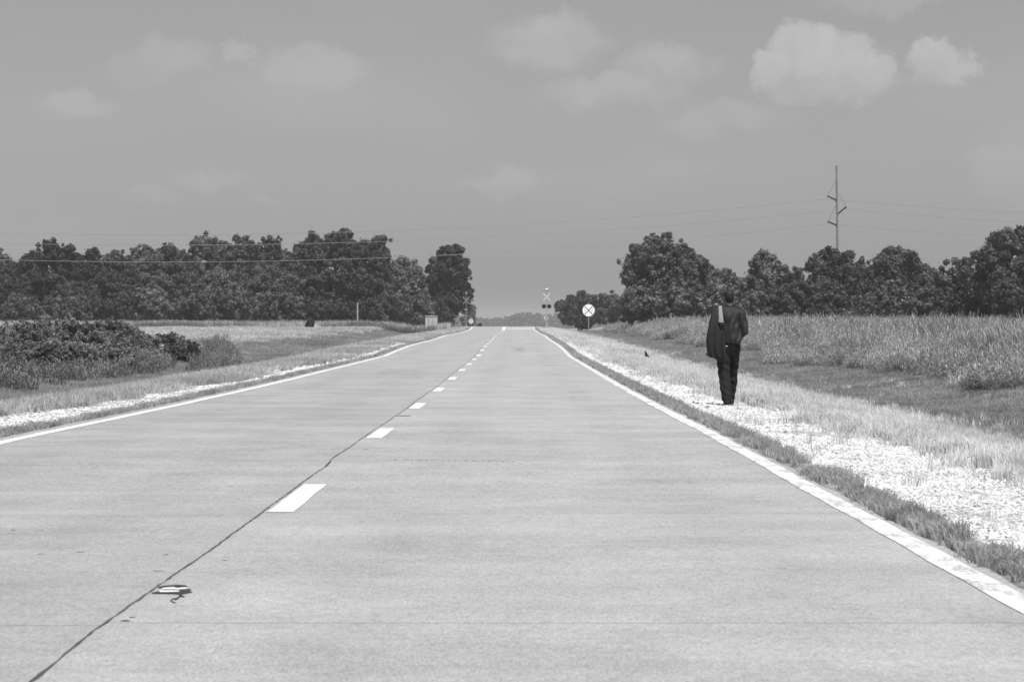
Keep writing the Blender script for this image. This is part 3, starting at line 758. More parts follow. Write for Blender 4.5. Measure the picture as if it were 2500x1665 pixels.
T = [
 # label, px, top, w, D, kind, seed, lean, spiky
 ('low dark round-topped tree at the far left edge of the tree line', -30, 620, 150, 392, 2, 11, 0, .2),
 ('tall layered tree rising alone above the far left shrubs', 130, 583, 150, 384, 2, 12, 0, .3),
 ('narrow dark tree just right of the tall layered far left tree', 222, 605, 62, 396, 2, 13, 0, .4),
 ('small pointed tree between the narrow dark tree and the broad low left tree', 288, 603, 78, 392, 0, 14, 0, .4),
 ('broad low rounded tree left of the tallest left trees', 352, 600, 96, 388, 1, 15, 0, .3),
 ('rounded tree with a flat top left of the double-domed trees', 420, 592, 90, 392, 0, 16, 0, .3),
 ('left one of the two domed trees that top the left wood', 508, 563, 104, 394, 0, 17, 0, .3),
 ('right one of the two domed trees that top the left wood', 592, 564, 118, 390, 0, 18, 0, .3),
 ('slim tree left of the sky gap in the left wood', 662, 570, 70, 392, 0, 19, 0, .4),
 ('rounded tree joined to the left flank of the largest wind-swept tree', 748, 586, 96, 378, 0, 30, 0, .3),
 ('largest wind-swept tree of the left wood with ragged right side', 826, 558, 232, 374, 0, 20, .9, .55),
 ('lower half of foliage tree in front of the domed trees', 560, 655, 190, 372, 1, 21, 0, .3),
 ('middling leafy tree under the two domed trees, beside the wind-swept one', 660, 648, 130, 368, 0, 22, 0, .3),
 ('low light tree between the wind-swept tree and the lone upright one', 985, 630, 100, 392, 1, 23, 0, .5),
 ('lone upright oval tree nearest the left side of the road crossing', 1096, 590, 106, 378, 2, 24, .2, .35),
 ('bushy dark base growth tree in the middle of the left wood', 420, 668, 200, 374, 0, 25, 0, .3),
 ('dark spreading tree under the tall layered far left tree', 120, 668, 210, 372, 2, 26, 0, .3),
 ('dark leafy tree filling the wood right of the far left trees', 265, 660, 150, 374, 2, 27, 0, .3),
 ('low tree at the left frame edge beneath the round-topped one', 8, 680, 110, 368, 2, 28, 0, .3),
 ('small pale-grey distant tree behind the left crossing signal', 1143, 722, 40, 640, 1, 29, 0, .4),
]
for (lb, px, top, w, D, kd, sd, ln, sp) in T:
    tree('broadleaf_tree', lb, 'tree', px, top, w, D, kd, seed=sd, lean=ln, spiky=sp, group='trees of the left wood', leaf=.195, dens=.84, wide=(1.0 if px > 1120 else 1.1) if px > 1050 else 1.26)
B = [
 ('light shrub at the wood edge left of the grey cabinet', 1008, 715, 90, 362, 1, 41),
 ('dark shrub behind the grey cabinet', 1062, 735, 60, 364, 2, 42),
 ('rounded shrub at the foot of the wind-swept tree, right side', 945, 715, 90, 360, 0, 43),
 ('dark low shrub behind the pale post', 860, 735, 110, 364, 2, 44),
 ('light mounded shrub under the sky gap', 690, 715, 100, 358, 1, 45),
 ('light mounded shrub left of the sky gap', 600, 705, 96, 360, 1, 46),
 ('dark shrub at the centre foot of the left wood', 500, 715, 120, 360, 0, 47),
 ('round shrub at the foot of the broad low tree', 370, 705, 110, 360, 1, 48),
 ('dark shrub above the right end of the near shrub mass', 270, 712, 100, 360, 2, 49),
 ('pale shrub over the middle of the near shrub mass', 170, 720, 100, 358, 1, 50),
 ('shrub above the left end of the near shrub mass', 60, 715, 120, 358, 0, 51),
 ('low dark shrub under the wind-swept tree, left part', 770, 728, 90, 360, 2, 52),
]
for (lb, px, top, w, D, kd, sd) in B:
    tree('shrub', lb, 'shrub', px, top, w, D, kd, seed=sd, spiky=.3, leaf=.23, group='shrubs at the foot of the left wood', lobes=26, rad=(.6, 1.1))
TR = [
 ('low distant tree just right of the crossing signal', 1412, 712, 106, 450, 0, 61, 0, .2, .06),
 ('low distant tree directly behind the round railroad sign', 1480, 716, 138, 440, 0, 62, 0, .2, .02),
 ('big dense many-topped tree behind and left of the walking man', 1612, 575, 190, 305, 1, 63, .1, .35, .02),
 ('right shoulder tree leaning on the big many-topped tree', 1702, 622, 96, 308, 1, 64, .2, .3, .02),
 ('twin-topped tree standing above the walking man', 1786, 630, 74, 322, 1, 65, 0, .4, .02),
 ('rounded spreading tree just right of the walking man', 1874, 615, 112, 300, 1, 66, 0, .35, .02),
 ('low tree in the dip left of the transmission pole', 1948, 656, 70, 318, 1, 67, 0, .3, .02),
 ('dark domed tree in front of the transmission pole', 2042, 600, 152, 298, 0, 68, 0, .3, .02),
 ('tall paler tree right of the transmission pole', 2188, 598, 112, 312, 1, 69, 0, .3, .02),
 ('low sloping tree right of the tall paler tree', 2252, 650, 80, 316, 1, 70, 0, .3, .02),
 ('rounded tree left of the tallest right-hand tree', 2340, 630, 104, 300, 0, 71, 0, .3, .02),
 ('tallest right-hand tree cut by the right frame edge', 2488, 545, 190, 275, 0, 72, 0, .4, .02),
]
for (lb, px, top, w, D, kd, sd, ln, sp, bt) in TR:
    tree('broadleaf_tree', lb, 'tree', px, top, w, D, kd, seed=sd, lean=ln, spiky=sp, group='trees behind the right field', leaf=.185, dens=.84, bottom=bt, wide=1.0 if px < 1500 else (1.14 if px < 1650 else 1.26))
BR = [
 ('light bush at the foot of the big many-topped tree, left side', 1570, 690, 110, 292, 1, 81),
 ('light bush at the foot of the big many-topped tree, right side', 1655, 690, 100, 290, 1, 82),
 ('bush behind the walking man\'s shoulders', 1745, 690, 100, 292, 1, 83),
 ('bush right of the walking man\'s head', 1850, 700, 110, 288, 1, 84),
 ('bush beneath the dark domed tree, left side', 1960, 690, 110, 286, 0, 85),
 ('bush beneath the dark domed tree, right side', 2070, 695, 120, 286, 0, 86),
 ('bush at the foot of the tall paler tree', 2180, 700, 120, 286, 0, 87),
 ('bush filling the gap before the rounded right tree', 2280, 700, 110, 286, 0, 88),
 ('bush under the rounded tree at right', 2370, 690, 100, 280, 2, 89),
 ('dark bush at the right frame edge', 2470, 680, 120, 268, 2, 90),
]
for (lb, px, top, w, D, kd, sd) in BR:
    tree('shrub', lb, 'shrub', px, top, w, D, kd, seed=sd, spiky=.3, leaf=.21, group='bushes at the foot of the right trees', lobes=26, rad=(.6, 1.1))
# near shrubs left of the ditch
NS = [
 ('dark leafy shrub at the left frame edge', 15, 786, 130, 96, 3, 101, 1.0),
 ('tallest near shrub, second from the left frame edge', 110, 774, 130, 102, 3, 102, 1.0),
 ('near shrub in the middle of the shrub mass', 195, 781, 110, 98, 3, 103, 1.0),
 ('near shrub second from the right end of the shrub mass', 262, 777, 90, 106, 3, 104, 1.0),
 ('near shrub at the right end of the shrub mass', 318, 800, 76, 112, 3, 105, 1.0),
 ('low near shrub in front of the middle of the shrub mass', 150, 830, 120, 90, 3, 106, 1.0),
 ('low near shrub in front of the right end of the mass', 255, 838, 120, 96, 3, 107, 1.0),
 ('low near shrub in front, by the left frame edge', 40, 835, 120, 90, 3, 110, 1.0),
 ('small separate round shrub right of the near shrub mass', 400, 813, 92, 116, 3, 108, 1.0),
 ('smallest scrubby shrub right of the small round one', 450, 828, 62, 118, 2, 109, 1.0),
]
for (lb, px, top, w, D, kd, sd, dn) in NS:
    X_ = (px - VPX) * D / F
    tree('shrub', lb, 'shrub', px, top, w * 1.12, D, kd, seed=sd, spiky=.9, leaf=.048, group='near shrubs on the left ditch bank', lobes=58 if px < 350 else 70, sub=10, depth=1.1, dens=.46, rad=(.15, .34) if px < 350 else (.10, .20))
tree('shrub', 'lone dark little bush in the left field', 'shrub', 757, 782, 28, 300, 2, seed=120, leaf=.14, lobes=22, rad=(.2, .35), wide=.9)
tree('shrub', 'tiny dark bush beside the far left road edge', 'shrub', 1171, 788, 10, 400, 2, seed=121, leaf=.14, lobes=8, rad=(.1, .2))
def thicket(name, label, x0, x1, D, h, n, mat, seed, leaf):
    r = np.random.default_rng(seed); c_, q_ = [], []
    for k in range(n):
        x = r.uniform(x0, x1); y = D + r.uniform(-4, 4); top = h * (.75 + .22 * math.sin(x * .5 + seed) + .14 * math.sin(x * 1.3))
        z = float(ground_z(x, y)) + top * r.uniform(.02, 1)
        c_.append((x, y, z)); q_.append(r.uniform(.45, 1.0))
    o_ = link(name, leaf_mesh(name, np.array(c_), np.array(q_), 60, leaf, mat, seed)); tag(o_, label, kind='stuff')
thicket('left_thicket', 'dense leafy undergrowth filling the left wood between its trees', -76, -8.5, 402, 9.6, 1900, M_TREE[0], 31, .34)
thicket('right_thicket', 'dense leafy undergrowth filling the wood behind the right field', 12.5, 66, 328, 5.4, 900, M_TREE[0], 32, .30)
# far wood closing the view
r = np.random.default_rng(5)
fc, fr = [], []
for k in range(1100):
    x = r.uniform(-420, 420); h = 11.5 + 2.2 * math.sin(x * .045) + 1.6 * math.sin(x * .13 + 1) + r.uniform(-1, 1)
    for q in range(3):
        fc.append((x + r.normal(0, 3), 2500 + r.uniform(-25, 25), .6 + r.uniform(.0, .90) * h)); fr.append(r.uniform(1.8, 3.0))
o = link('distant_wood', leaf_mesh('distant_wood', np.array(fc), np.array(fr), 45, 1.7, M_TREE[2], 9))
tag(o, 'hazy far-off wood closing the end of the road', kind='stuff')

# ------------------------------------------------------------------ transmission line
DP = 350.0
def pt(px, py, D=DP): return Vector(((px - VPX) * D / F, D, EYE + (HOR - py) * D / F))
base = pt(2047, 800); zb = float(ground_z(base.x, DP))
tp = empty('transmission_pole', (base.x, DP, zb))
tag(tp, 'tall grey steel transmission pole rising behind the right trees', 'utility pole')
def rel(p): return Vector(p) - Vector(tp.location)
mb = MB(); top_ = pt(2042, 406)
mb.rod(Vector((0, 0, -.3)), rel(top_), .20, .105, 14); mb.rod(rel(top_) - Vector((0, 0, .18)), rel(top_) + Vector((0, 0, .02)), .14, .14, 12)
mb.build('pole_shaft', M_POLE, tp, smooth=False)
arms = [((2041, 440), (2020.4, 479), (2041, 489), -1), ((2047, 472.6), (2065.5, 505.5), (2045, 523), 1), ((2040.5, 501), (2021.6, 541), (2042, 550.5), -1)]
ends = []
for (a_, b_, c_, sd) in arms:
    A, Bp, Cp = rel(pt(*a_)), rel(pt(*b_)), rel(pt(*c_))
    mb = MB(); mb.rod(Cp, Bp, .085, .07, 10)
    dv_ = (Bp - Cp)
    for q in range(9): p_ = Cp + dv_ * (.12 + .09 * q); mb.rod(p_, p_ + dv_.normalized() * .03, .11, .11, 10)
    mb.rod(Cp - Vector((0, 0, .2)), Cp + Vector((0, 0, .12)), .11, .11, 8)
    arm_ = mb.build('brace_insulator', M_INS, tp)
    MB().rod(A, Bp, .032, .032, 6).build('suspension_rod', M_POLE, tp)
    MB().rod(Bp + Vector((0, 0, .05)), Bp - Vector((0, 0, .22)), .05, .04, 8).build('wire_clamp', M_INS, tp)
wire_spec = [(2020.4, 486, 'uppermost conductor wire, hung from the upper left arm of the pole', .024),
             (2065.5, 511, 'middle conductor wire, hung from the right arm of the pole', .024),
             (2021.6, 547, 'lowest conductor wire, hung from the lower left arm of the pole', .026)]
def wire(px, py, label, rad, low_drop):
    pts_ = []
    for x in np.concatenate([np.linspace(-300, px, 60), np.linspace(px + 15, 3000, 28)]):
        if x <= px:
            a2 = low_drop / (px - 400.0) ** 2; y_ = py + low_drop - a2 * (x - 400) ** 2
        else:
            t_ = x - px; y_ = py + .09 * t_ - 3.7e-5 * t_ * t_
        pts_.append(pt(x, y_))
    mb = MB(); rows = []
    for p in pts_:
        rows.append([p + Vector((0, math.cos(w) * rad, math.sin(w) * rad)) for w in (0, 1.257, 2.513, 3.77, 5.027)])
    mb.ring(rows)
    o_ = mb.build('power_wire', M_WIRE); tag(o_, label, 'wire', 'wires of the transmission line')
for (px, py, lb, rd) in wire_spec: wire(px, py, lb, rd, 93 if px < 2030 and py > 500 else 88)
wire(2042, 405, 'faint shield wire running over the very top of the pole', .006, 70)

# ------------------------------------------------------------------ signs
def disc(c, r_, th, n=40, mat=None):
    return MB().rod(Vector(c) + Vector((0, th / 2, 0)), Vector(c) - Vector((0, th / 2, 0)), r_, r_, n)
def text_mesh(ch, size, name, mat, parent, loc):
    cu = bpy.data.curves.new(name, 'FONT'); cu.body = ch; cu.size = size; cu.extrude = .0015; cu.align_x = 'CENTER'; cu.align_y = 'CENTER'; cu.offset = .002
    tmp = bpy.data.objects.new(name, cu); C.objects.link(tmp)
    me = bpy.data.meshes.new_from_object(tmp.evaluated_get(bpy.context.evaluated_depsgraph_get()))
    bpy.data.objects.remove(tmp)
    me.materials.clear(); me.materials.append(mat)
    o_ = link(name, me, parent, loc); o_.rotation_euler = (R(90), 0, 0); return o_
D = 221.0; X = (1437 - VPX) * D / F; zg = float(ground_z(X, D)); zc = EYE + (HOR - 757.8) * D / F - zg
s = empty('railroad_sign', (X, D, zg)); tag(s, 'round white advance sign with black X on a thin post', 'road sign')
disc((0, 0, zc), .457, .012, 56).build('sign_panel', M_WHITE, s)
mb = MB()
for sg in (1, -1):
    rot = Matrix.Rotation(sg * R(45), 3, 'Y')
    if sg == 1: mb.box((0, -.0085, zc), (.86, .003, .052), rot)
    else:
        for q in (-1, 1): mb.box(Vector((0, -.0085, zc)) + rot @ Vector((q * .2285, 0, 0)), (.403, .003, .052), rot)
mb.build('black_cross', M_BLACK, s)
M_FADE = plain('faded_black_lettering', .60, .6)
for q in (-1, 1): text_mesh('R', .20, 'letter', M_FADE, s, (q * .27, -.0085, zc))
MB().rod((0, .04, -.1), (0, .04, zc + .5), .028, .028, 8).build('post', M_GALV, s)
# crossing signals
def signal(px, D, lamp_py, label, scale=1.0, back=False):
    X = (px - VPX) * D / F; zg = float(ground_z(X, D)); s_ = empty('crossing_signal', (X, D, zg)); tag(s_, label, 'railway signal', 'flashing-light signals at the level crossing')
    zl = EYE + (HOR - lamp_py) * D / F - zg; zc = zl + 1.17
    H = zl + 2.22
    MB().rod((0, 0, -.2), (0, 0, H - .25), .05, .045, 12).build('mast', M_POLE if back else M_GALV, s_)
    MB().rod((0, 0, 0), (0, 0, .35), .17, .09, 12).build('base', M_POLE if back else M_GALV, s_)
    mb = MB(); mb.rod((0, 0, H - .3), (0, 0, H - .12), .05, .14, 14); mb.build('bell_bracket', M_GALV, s_)
    mb = MB(); rows = []
    for k in range(6):
        w = k / 5 * math.pi / 2; rr = .16 * math.cos(w) + .004
        rows.append([Vector((rr * math.cos(t_), rr * math.sin(t_), H - .12 + .14 * math.sin(w))) for t_ in np.linspace(0, 2 * math.pi, 14, endpoint=False)])
    mb.ring(rows); mb.build('bell', M_POLE if back else M_WHITE, s_)
    fy = .09 if back else -.09
    for sg in (1, -1):
        rot = Matrix.Rotation(sg * R(48), 3, 'Y')
        MB().box((0, fy - .004 * sg, zc), (1.22, .006, .14), rot).build('crossbuck_blade', M_DULLW if not back else M_POLE, s_)
    MB().rod((-.40, 0, zl), (.40, 0, zl), .032, .032, 8).build('lamp_arm', M_ALU if back else M_BLACK, s_)
    for q in (-1, 1):
        x_ = q * .33
        lp = disc((x_, fy, zl), .265, .02, 30).build('lamp_backplate', M_BLACK, s_)
        MB().rod((x_, fy, zl), (x_, -fy * .9, zl), .13, .10, 16).build('lamp_housing', M_BLACK, lp)
        mb = MB(); rows = []
        for yy in (fy - .01 * (1 if not back else -1), fy - (.25 if not back else -.25)):
            rows.append(yy)
        vs_ = []; n_ = 14
        for yy in rows:
            for i in range(n_ + 1):
                w = -math.pi * .08 + math.pi * 1.16 * i / n_
                for rr in (.135, .147): vs_.append((x_ + rr * math.cos(w), yy, zl + rr * math.sin(w)))
        k_ = 2 * (n_ + 1); fs = []
        for i in range(n_):
            a0 = 2 * i
            fs += [(a0 + 1, a0 + 3, k_ + a0 + 3, k_ + a0 + 1), (a0, k_ + a0, k_ + a0 + 2, a0 + 2), (k_ + a0, k_ + a0 + 1, k_ + a0 + 3, k_ + a0 + 2)]
        MB().add(vs_, fs).build('lamp_hood', M_BLACK, lp)
    return s_
signal(1334.3, 365, 748, 'crossing signal with bell, crossbuck and twin lamps against the sky')
signal(1138, 375, 756, 'crossing signal half hidden by the left roadside tree, seen from behind', back=True)
# far diamond sign
D = 640.0; X = (1333 - VPX) * D / F; zg = .6; zc = EYE + (HOR - 776.5) * D / F - zg
s = empty('diamond_sign', (X, D, zg)); tag(s, 'tiny diamond warning sign with black cross below the crossing signal', 'road sign')
rot = Matrix.Rotation(R(45), 3, 'Y')
MB().box((0, 0, zc), (.78, .012, .78), rot).build('sign_panel', plain('dull_sign_face', .60, .6), s)
mb = MB(); mb.box((0, -.009, zc), (.12, .004, .62)); mb.box((-.2, -.009, zc), (.28, .004, .12)); mb.box((.2, -.009, zc), (.28, .004, .12)); mb.build('black_cross', M_BLACK, s)
MB().rod((0, .03, 0), (0, .03, zc), .04, .04, 8).build('post', M_GALV, s)
# back of the far round sign on the left
D = 545.0; X = (1150 - VPX) * D / F; zg = .75; zc = EYE + (HOR - 784.5) * D / F - zg
s = empty('round_sign_back', (X, D, zg)); tag(s, 'small pale round sign beyond the crossing on the left verge', 'road sign')
disc((0, 0, zc), .457, .012, 40).build('sign_panel', M_ALU, s)
MB().rod((-.02, -.04, 0), (-.02, -.04, zc + .4), .03, .03, 8).build('post', M_GALV, s)
# railway cabinet
D = 344.0; x0, x1 = (1038.5 - VPX) * D / F, (1068.5 - VPX) * D / F
X = (x0 + x1) / 2; zg = float(ground_z(X, D)); wd = x1 - x0; hz_ = EYE + (HOR - 771) * D / F - zg
s = empty('equipment_cabinet', (X, D, zg)); tag(s, 'pale grey metal railway equipment cabinet with a flat roof left of the road', 'cabinet')
MB().box((0, 0, (hz_ - .14) / 2), (wd - .04, 1.2, hz_ - .14)).build('cabinet_body', M_GREYPAINT, s)
mb = MB(); mb.box((0, 0, hz_ - .05), (wd + .06, 1.32, .10)); mb.build('roof', M_GREYPAINT, s)
MB().box((0, 0, hz_ - .125), (wd - .02, 1.22, .048)).build('roof_shadow_strip', plain('painted_roof_shade', .12), s)  # solid dark strip, its colour standing in for shade under the roof edge
dw = wd * .34
dr = MB().box((wd * .30 - .02, -.615, (hz_ - .14) / 2), (dw, .026, hz_ - .30)).build('door', M_GREYPAINT, s)
MB().box((wd * .30 - dw / 2 + .06, -.64, (hz_ - .14) / 2), (.03, .03, .18)).build('handle', M_BLACK, dr)
MB().box((wd * .30 - dw / 2 - .045, -.612, (hz_ - .14) / 2), (.035, .02, hz_ - .28)).build('door_hinge', plain('hinge_steel', .2), s)
for q in (-.5, -.15): MB().box((q * wd * .7, -.61, hz_ * .5), (wd * .28, .016, hz_ * .62)).build('side_panel', M_GREYPAINT, s)
# pale post
D = 350.0; X = (873 - VPX) * D / F; zg = float(ground_z(X, D)); zt = EYE + (HOR - 740) * D / F - zg
MB_ = MB(); MB_.box((0, 0, zt / 2 - .1), (.17, .15, zt + .2)); MB_.box((0, 0, zt + .015), (.15, .13, .03))
o = MB_.build('marker_post', M_PALEPOST, None, (X, D, zg)); tag(o, 'pale squared post standing before the dark left wood', 'post')
# torn black scrap on the right verge
D = 112.0; X = (1578 - VPX) * D / F; zg = float(ground_z(X, D))
mb = MB()
rows = []
for k, (z_, w_, ox) in enumerate([(0, .075, .03), (.05, .07, .02), (.10, .05, -.005), (.15, .035, -.025), (.19, .012, -.045)]):
    rows.append([Vector((ox + w_ * sx_, .02 * sy_ + .01 * k, z_ * 1.1)) for sx_, sy_ in ((-1, 0), (-.5, -1), (.2, -.6), (1, -1), (.8, .4), (0, 1))])
mb.ring(rows)
o = mb.build('tyre_scrap', M_BLACK, None, (X, D, zg + .10)); o.scale = (1.15, 1, 1.35); tag(o, 'small torn black scrap upright in the pale grass ahead of the man', 'tyre scrap')

# ------------------------------------------------------------------ the walking man
PX, PY = 3.36, 46.3
pz = float(ground_z(PX, PY)) + .012
M_SKIN = plain('skin', .20, .55, var=.06)
M_HAIR = plain('short_hair', .018, .6, var=.3, scale=120, bump=.5)
M_SHIRT = plain('dark_shirt', .025, .7, var=.25, scale=9, bump=.15)
M_TROU = plain('dark_trousers', .012, .85, var=.3, scale=8, bump=.15)
M_JACK = plain('dark_jacket', .021, .8, var=.2, scale=7)
M_SHOE = plain('dark_shoe_leather', .02, .7)
M_STRAP = plain('pale_strap', .25, .8, var=.25, scale=30)
def capsule(mb, a, b, r1, r2, sy=1.0, n=16, m=5):
    """tapered capsule with flattened depth (sy)"""
    a, b = Vector(a), Vector(b); d = (b - a)
    dn = d.normalized() if d.length > 1e-6 else Vector((0, 0, 1))
    t_ = Vector((0, 1, 0)) if abs(dn.y) < .8 else Vector((0, 0, 1))
    e1 = dn.cross(t_).normalized(); e2 = dn.cross(e1).normalized()
    rows = []
    for k in range(m + 1):
        w = -math.pi / 2 + math.pi / 2 * k / m
        rows.append((a + dn * r1 * math.sin(w), max(r1 * math.cos(w), .0008)))
    for k in range(m + 1):
        w = math.pi / 2 * k / m
        rows.append((b + dn * r2 * math.sin(w), max(r2 * math.cos(w), .0008)))
    R_ = []
    for c, rr in rows:
        ring = []
        for i in range(n):
            w = 2 * math.pi * i / n
            o_ = e1 * math.cos(w) * rr + e2 * math.sin(w) * rr
            p_ = c + o_; p_.y = c.y + (p_.y - c.y) * sy
            ring.append(p_)
        R_.append(ring)
    mb.ring(R_)
def remeshed(name, mb, voxel, mat, parent, sm=4, disp=None, cut=None):
    me = mb.mesh(name + '_raw'); tmp = bpy.data.objects.new('tmp', me); C.objects.link(tmp)
    md = tmp.modifiers.new('r', 'REMESH'); md.mode = 'VOXEL'; md.voxel_size = voxel; md.use_smooth_shade = True
    if sm:
        s2 = tmp.modifiers.new('s', 'SMOOTH'); s2.factor = .5; s2.iterations = sm
    dg = bpy.context.evaluated_depsgraph_get()
    me2 = bpy.data.meshes.new_from_object(tmp.evaluated_get(dg))
    bpy.data.objects.remove(tmp); me2.name = name
    if disp:
        co = [v.co.copy() for v in me2.vertices]; no = [v.normal.copy() for v in me2.vertices]
        for v, c_, n_ in zip(me2.vertices, co, no): v.co = c_ + n_ * disp(c_)
    if cut is not None:
        import bmesh
        bm = bmesh.new(); bm.from_mesh(me2)
        for co_, no_ in cut:
            bmesh.ops.bisect_plane(bm, geom=bm.verts[:] + bm.edges[:] + bm.faces[:], plane_co=co_, plane_no=no_, clear_outer=True)
            be = [e_ for e_ in bm.edges if e_.is_boundary]
            if be: bmesh.ops.holes_fill(bm, edges=be, sides=0)
        bm.to_mesh(me2); bm.free()
    me2.materials.clear(); me2.materials.append(mat); me2.shade_smooth()
    return link(name, me2, parent)
man = empty('person', (PX, PY, pz))
tag(man, 'man in dark clothes walking away along the gravel shoulder, dark jacket over his left shoulder', 'person')
hipL, kneeL, ankL = (-.075, .0, .92), (-.080, -.015, .50), (-.030, -.20, .10)
hipR, kneeR, ankR = (.105, .0, .92), (.110, .16, .51), (.066, .20, .085)
shL, elL, wrL = (-.175, -.01, 1.455), (-.215, .17, 1.25), (-.165, .10, 1.47)
shR, elR, wrR = (.198, -.01, 1.435), (.258, -.04, 1.155), (.17, .20, 1.20)
b = MB()
capsule(b, (.015, 0, .96), (.01, 0, 1.12), .135, .125, .72)
capsule(b, (.01, 0, 1.12), (.0, 0, 1.36), .125, .15, .68)
capsule(b, (-.13, -.005, 1.44), (.14, -.005, 1.43), .065, .065, .9)
capsule(b, (.005, 0, 1.46), (.018, .012, 1.62), .062, .056)
capsule(b, (.018, .010, 1.715), (.018, .015, 1.705), .079, .079, 1.2)
capsule(b, (.018, .03, 1.66), (.018, .055, 1.625), .062, .036, 1.1)
capsule(b, (.018, .105, 1.70), (.018, .122, 1.675), .010, .014)
capsule(b, (-.008, .102, 1.648), (.044, .102, 1.648), .008, .008)
for q in (-1, 1):
    capsule(b, (.018 + q * .080, .002, 1.668), (.018 + q * .083, -.006, 1.702), .011, .014, 1.4)
    capsule(b, (.018 + q * .031, .092, 1.715), (.018 + q * .031, .093, 1.714), .015, .015)
for h_, k_, a_ in ((hipL, kneeL, ankL), (hipR, kneeR, ankR)):
    capsule(b, h_, k_, .085, .056); capsule(b, k_, a_, .057, .038)
    capsule(b, a_, (a_[0], a_[1] + .17, .035), .038, .03)
for s_, e_, w_ in ((shL, elL, wrL), (shR, elR, wrR)):
    capsule(b, s_, e_, .052, .040); capsule(b, e_, w_, .040, .027)
def hand(wr, dir_, side_, curl, th_s):
    w = Vector(wr); d = Vector(dir_).normalized(); sd = Vector(side_).normalized(); nrm = d.cross(sd).normalized() * curl
    for i in range(4): capsule(b, w + sd * (-.027 + .018 * i) * .5, w + d * .085 + sd * (-.027 + .018 * i), .015, .0105, 1, 10, 3)
    for i in range(4):
        L_ = (.038, .044, .041, .032)[i]; p0 = w + d * .085 + sd * (-.0285 + .019 * i)
        p1 = p0 + (d * .75 + nrm * .65).normalized() * L_; p2 = p1 + (d * .05 + nrm).normalized() * L_ * .75; p3 = p2 + (nrm * .6 - d * .8).normalized() * L_ * .5
        capsule(b, p0, p1, .0092, .0086, 1, 8, 3); capsule(b, p1, p2, .0086, .008, 1, 8, 3); capsule(b, p2, p3, .008, .0072, 1, 8, 3)
    t0 = w + d * .025 + sd * .024 * th_s; t1 = t0 + (d * .6 + sd * .7 * th_s + nrm * .35).normalized() * .045; t2 = t1 + (d * .7 + nrm * .8).normalized() * .034
    capsule(b, t0, t1, .0125, .010, 1, 8, 3); capsule(b, t1, t2, .010, .0085, 1, 8, 3)
hand(wrL, (-.05, -.45, .6), (1, .1, .1), 1, 1)
hand(wrR, (-.35, .8, .35), (-.2, -.4, .9), 1, 1)
body = remeshed('body', b, .0075, M_SKIN, man, 2)
# hair: a close cap over the skull, back and sides
b = MB(); capsule(b, (.018, .000, 1.730), (.018, .002, 1.705), .083, .086, 1.17)
capsule(b, (.018, -.035, 1.69), (.018, -.03, 1.66), .072, .060, .8)
capsule(b, (.002, -.01, 1.738), (.034, -.01, 1.738), .070, .070, 1.1)
b_cut = [(Vector((0, .060, 1.70)), Vector((0, 1, -.5)).normalized())]
remeshed('hair', b, .006, M_HAIR, man, 1, disp=lambda c: .0025 * noise.noise(c * 90), cut=b_cut)
# shirt
b = MB()
capsule(b, (-.005, -.005, 1.37), (.02, -.01, 1.18), .178, .172, .70)
capsule(b, (.02, -.01, 1.18), (.055, -.018, 1.04), .174, .176, .80)
capsule(b, (-.155, -.008, 1.445), (.172, -.008, 1.430), .080, .080, .95)
capsule(b, (-.05, -.005, 1.49), (.085, -.005, 1.485), .062, .062, .95)
capsule(b, (.005, .004, 1.50), (.012, .006, 1.545), .070, .064)
capsule(b, shR, elR, .082, .076); capsule(b, (.250, -.045, 1.22), (.252, -.05, 1.13), .072, .064)
capsule(b, elR, tuple(Vector(elR).lerp(Vector(wrR), .93)), .068, .047)
capsule(b, shL, elL, .080, .068); capsule(b, elL, tuple(Vector(elL).lerp(Vector(wrL), .9)), .064, .047)
def shirt_fold(c):
    q = c.x * .9 + (1.5 - c.z) * .32
    f_ = math.sin(q * 62 + 2.2 * noise.noise(c * 5)) * .5 + .6 * noise.noise(Vector((c.x * 17, c.y * 14, c.z * 6)))
    a_ = .024 * max(0, min(1, (1.47 - c.z) / .25)) + .003
    return a_ * f_
shirt = remeshed('shirt', b, .0105, M_SHIRT, man, 4, disp=shirt_fold, cut=[(Vector((.05, 0, .968)), Vector((-.12, 0, -1)).normalized())])
MB().ring([[Vector((.014 + math.cos(w) * .063, .006 + math.sin(w) * .060, z_)) for w in np.linspace(0, 2 * math.pi, 20, endpoint=False)] for z_ in (1.545, 1.572)]).build('collar', M_SHIRT, shirt)
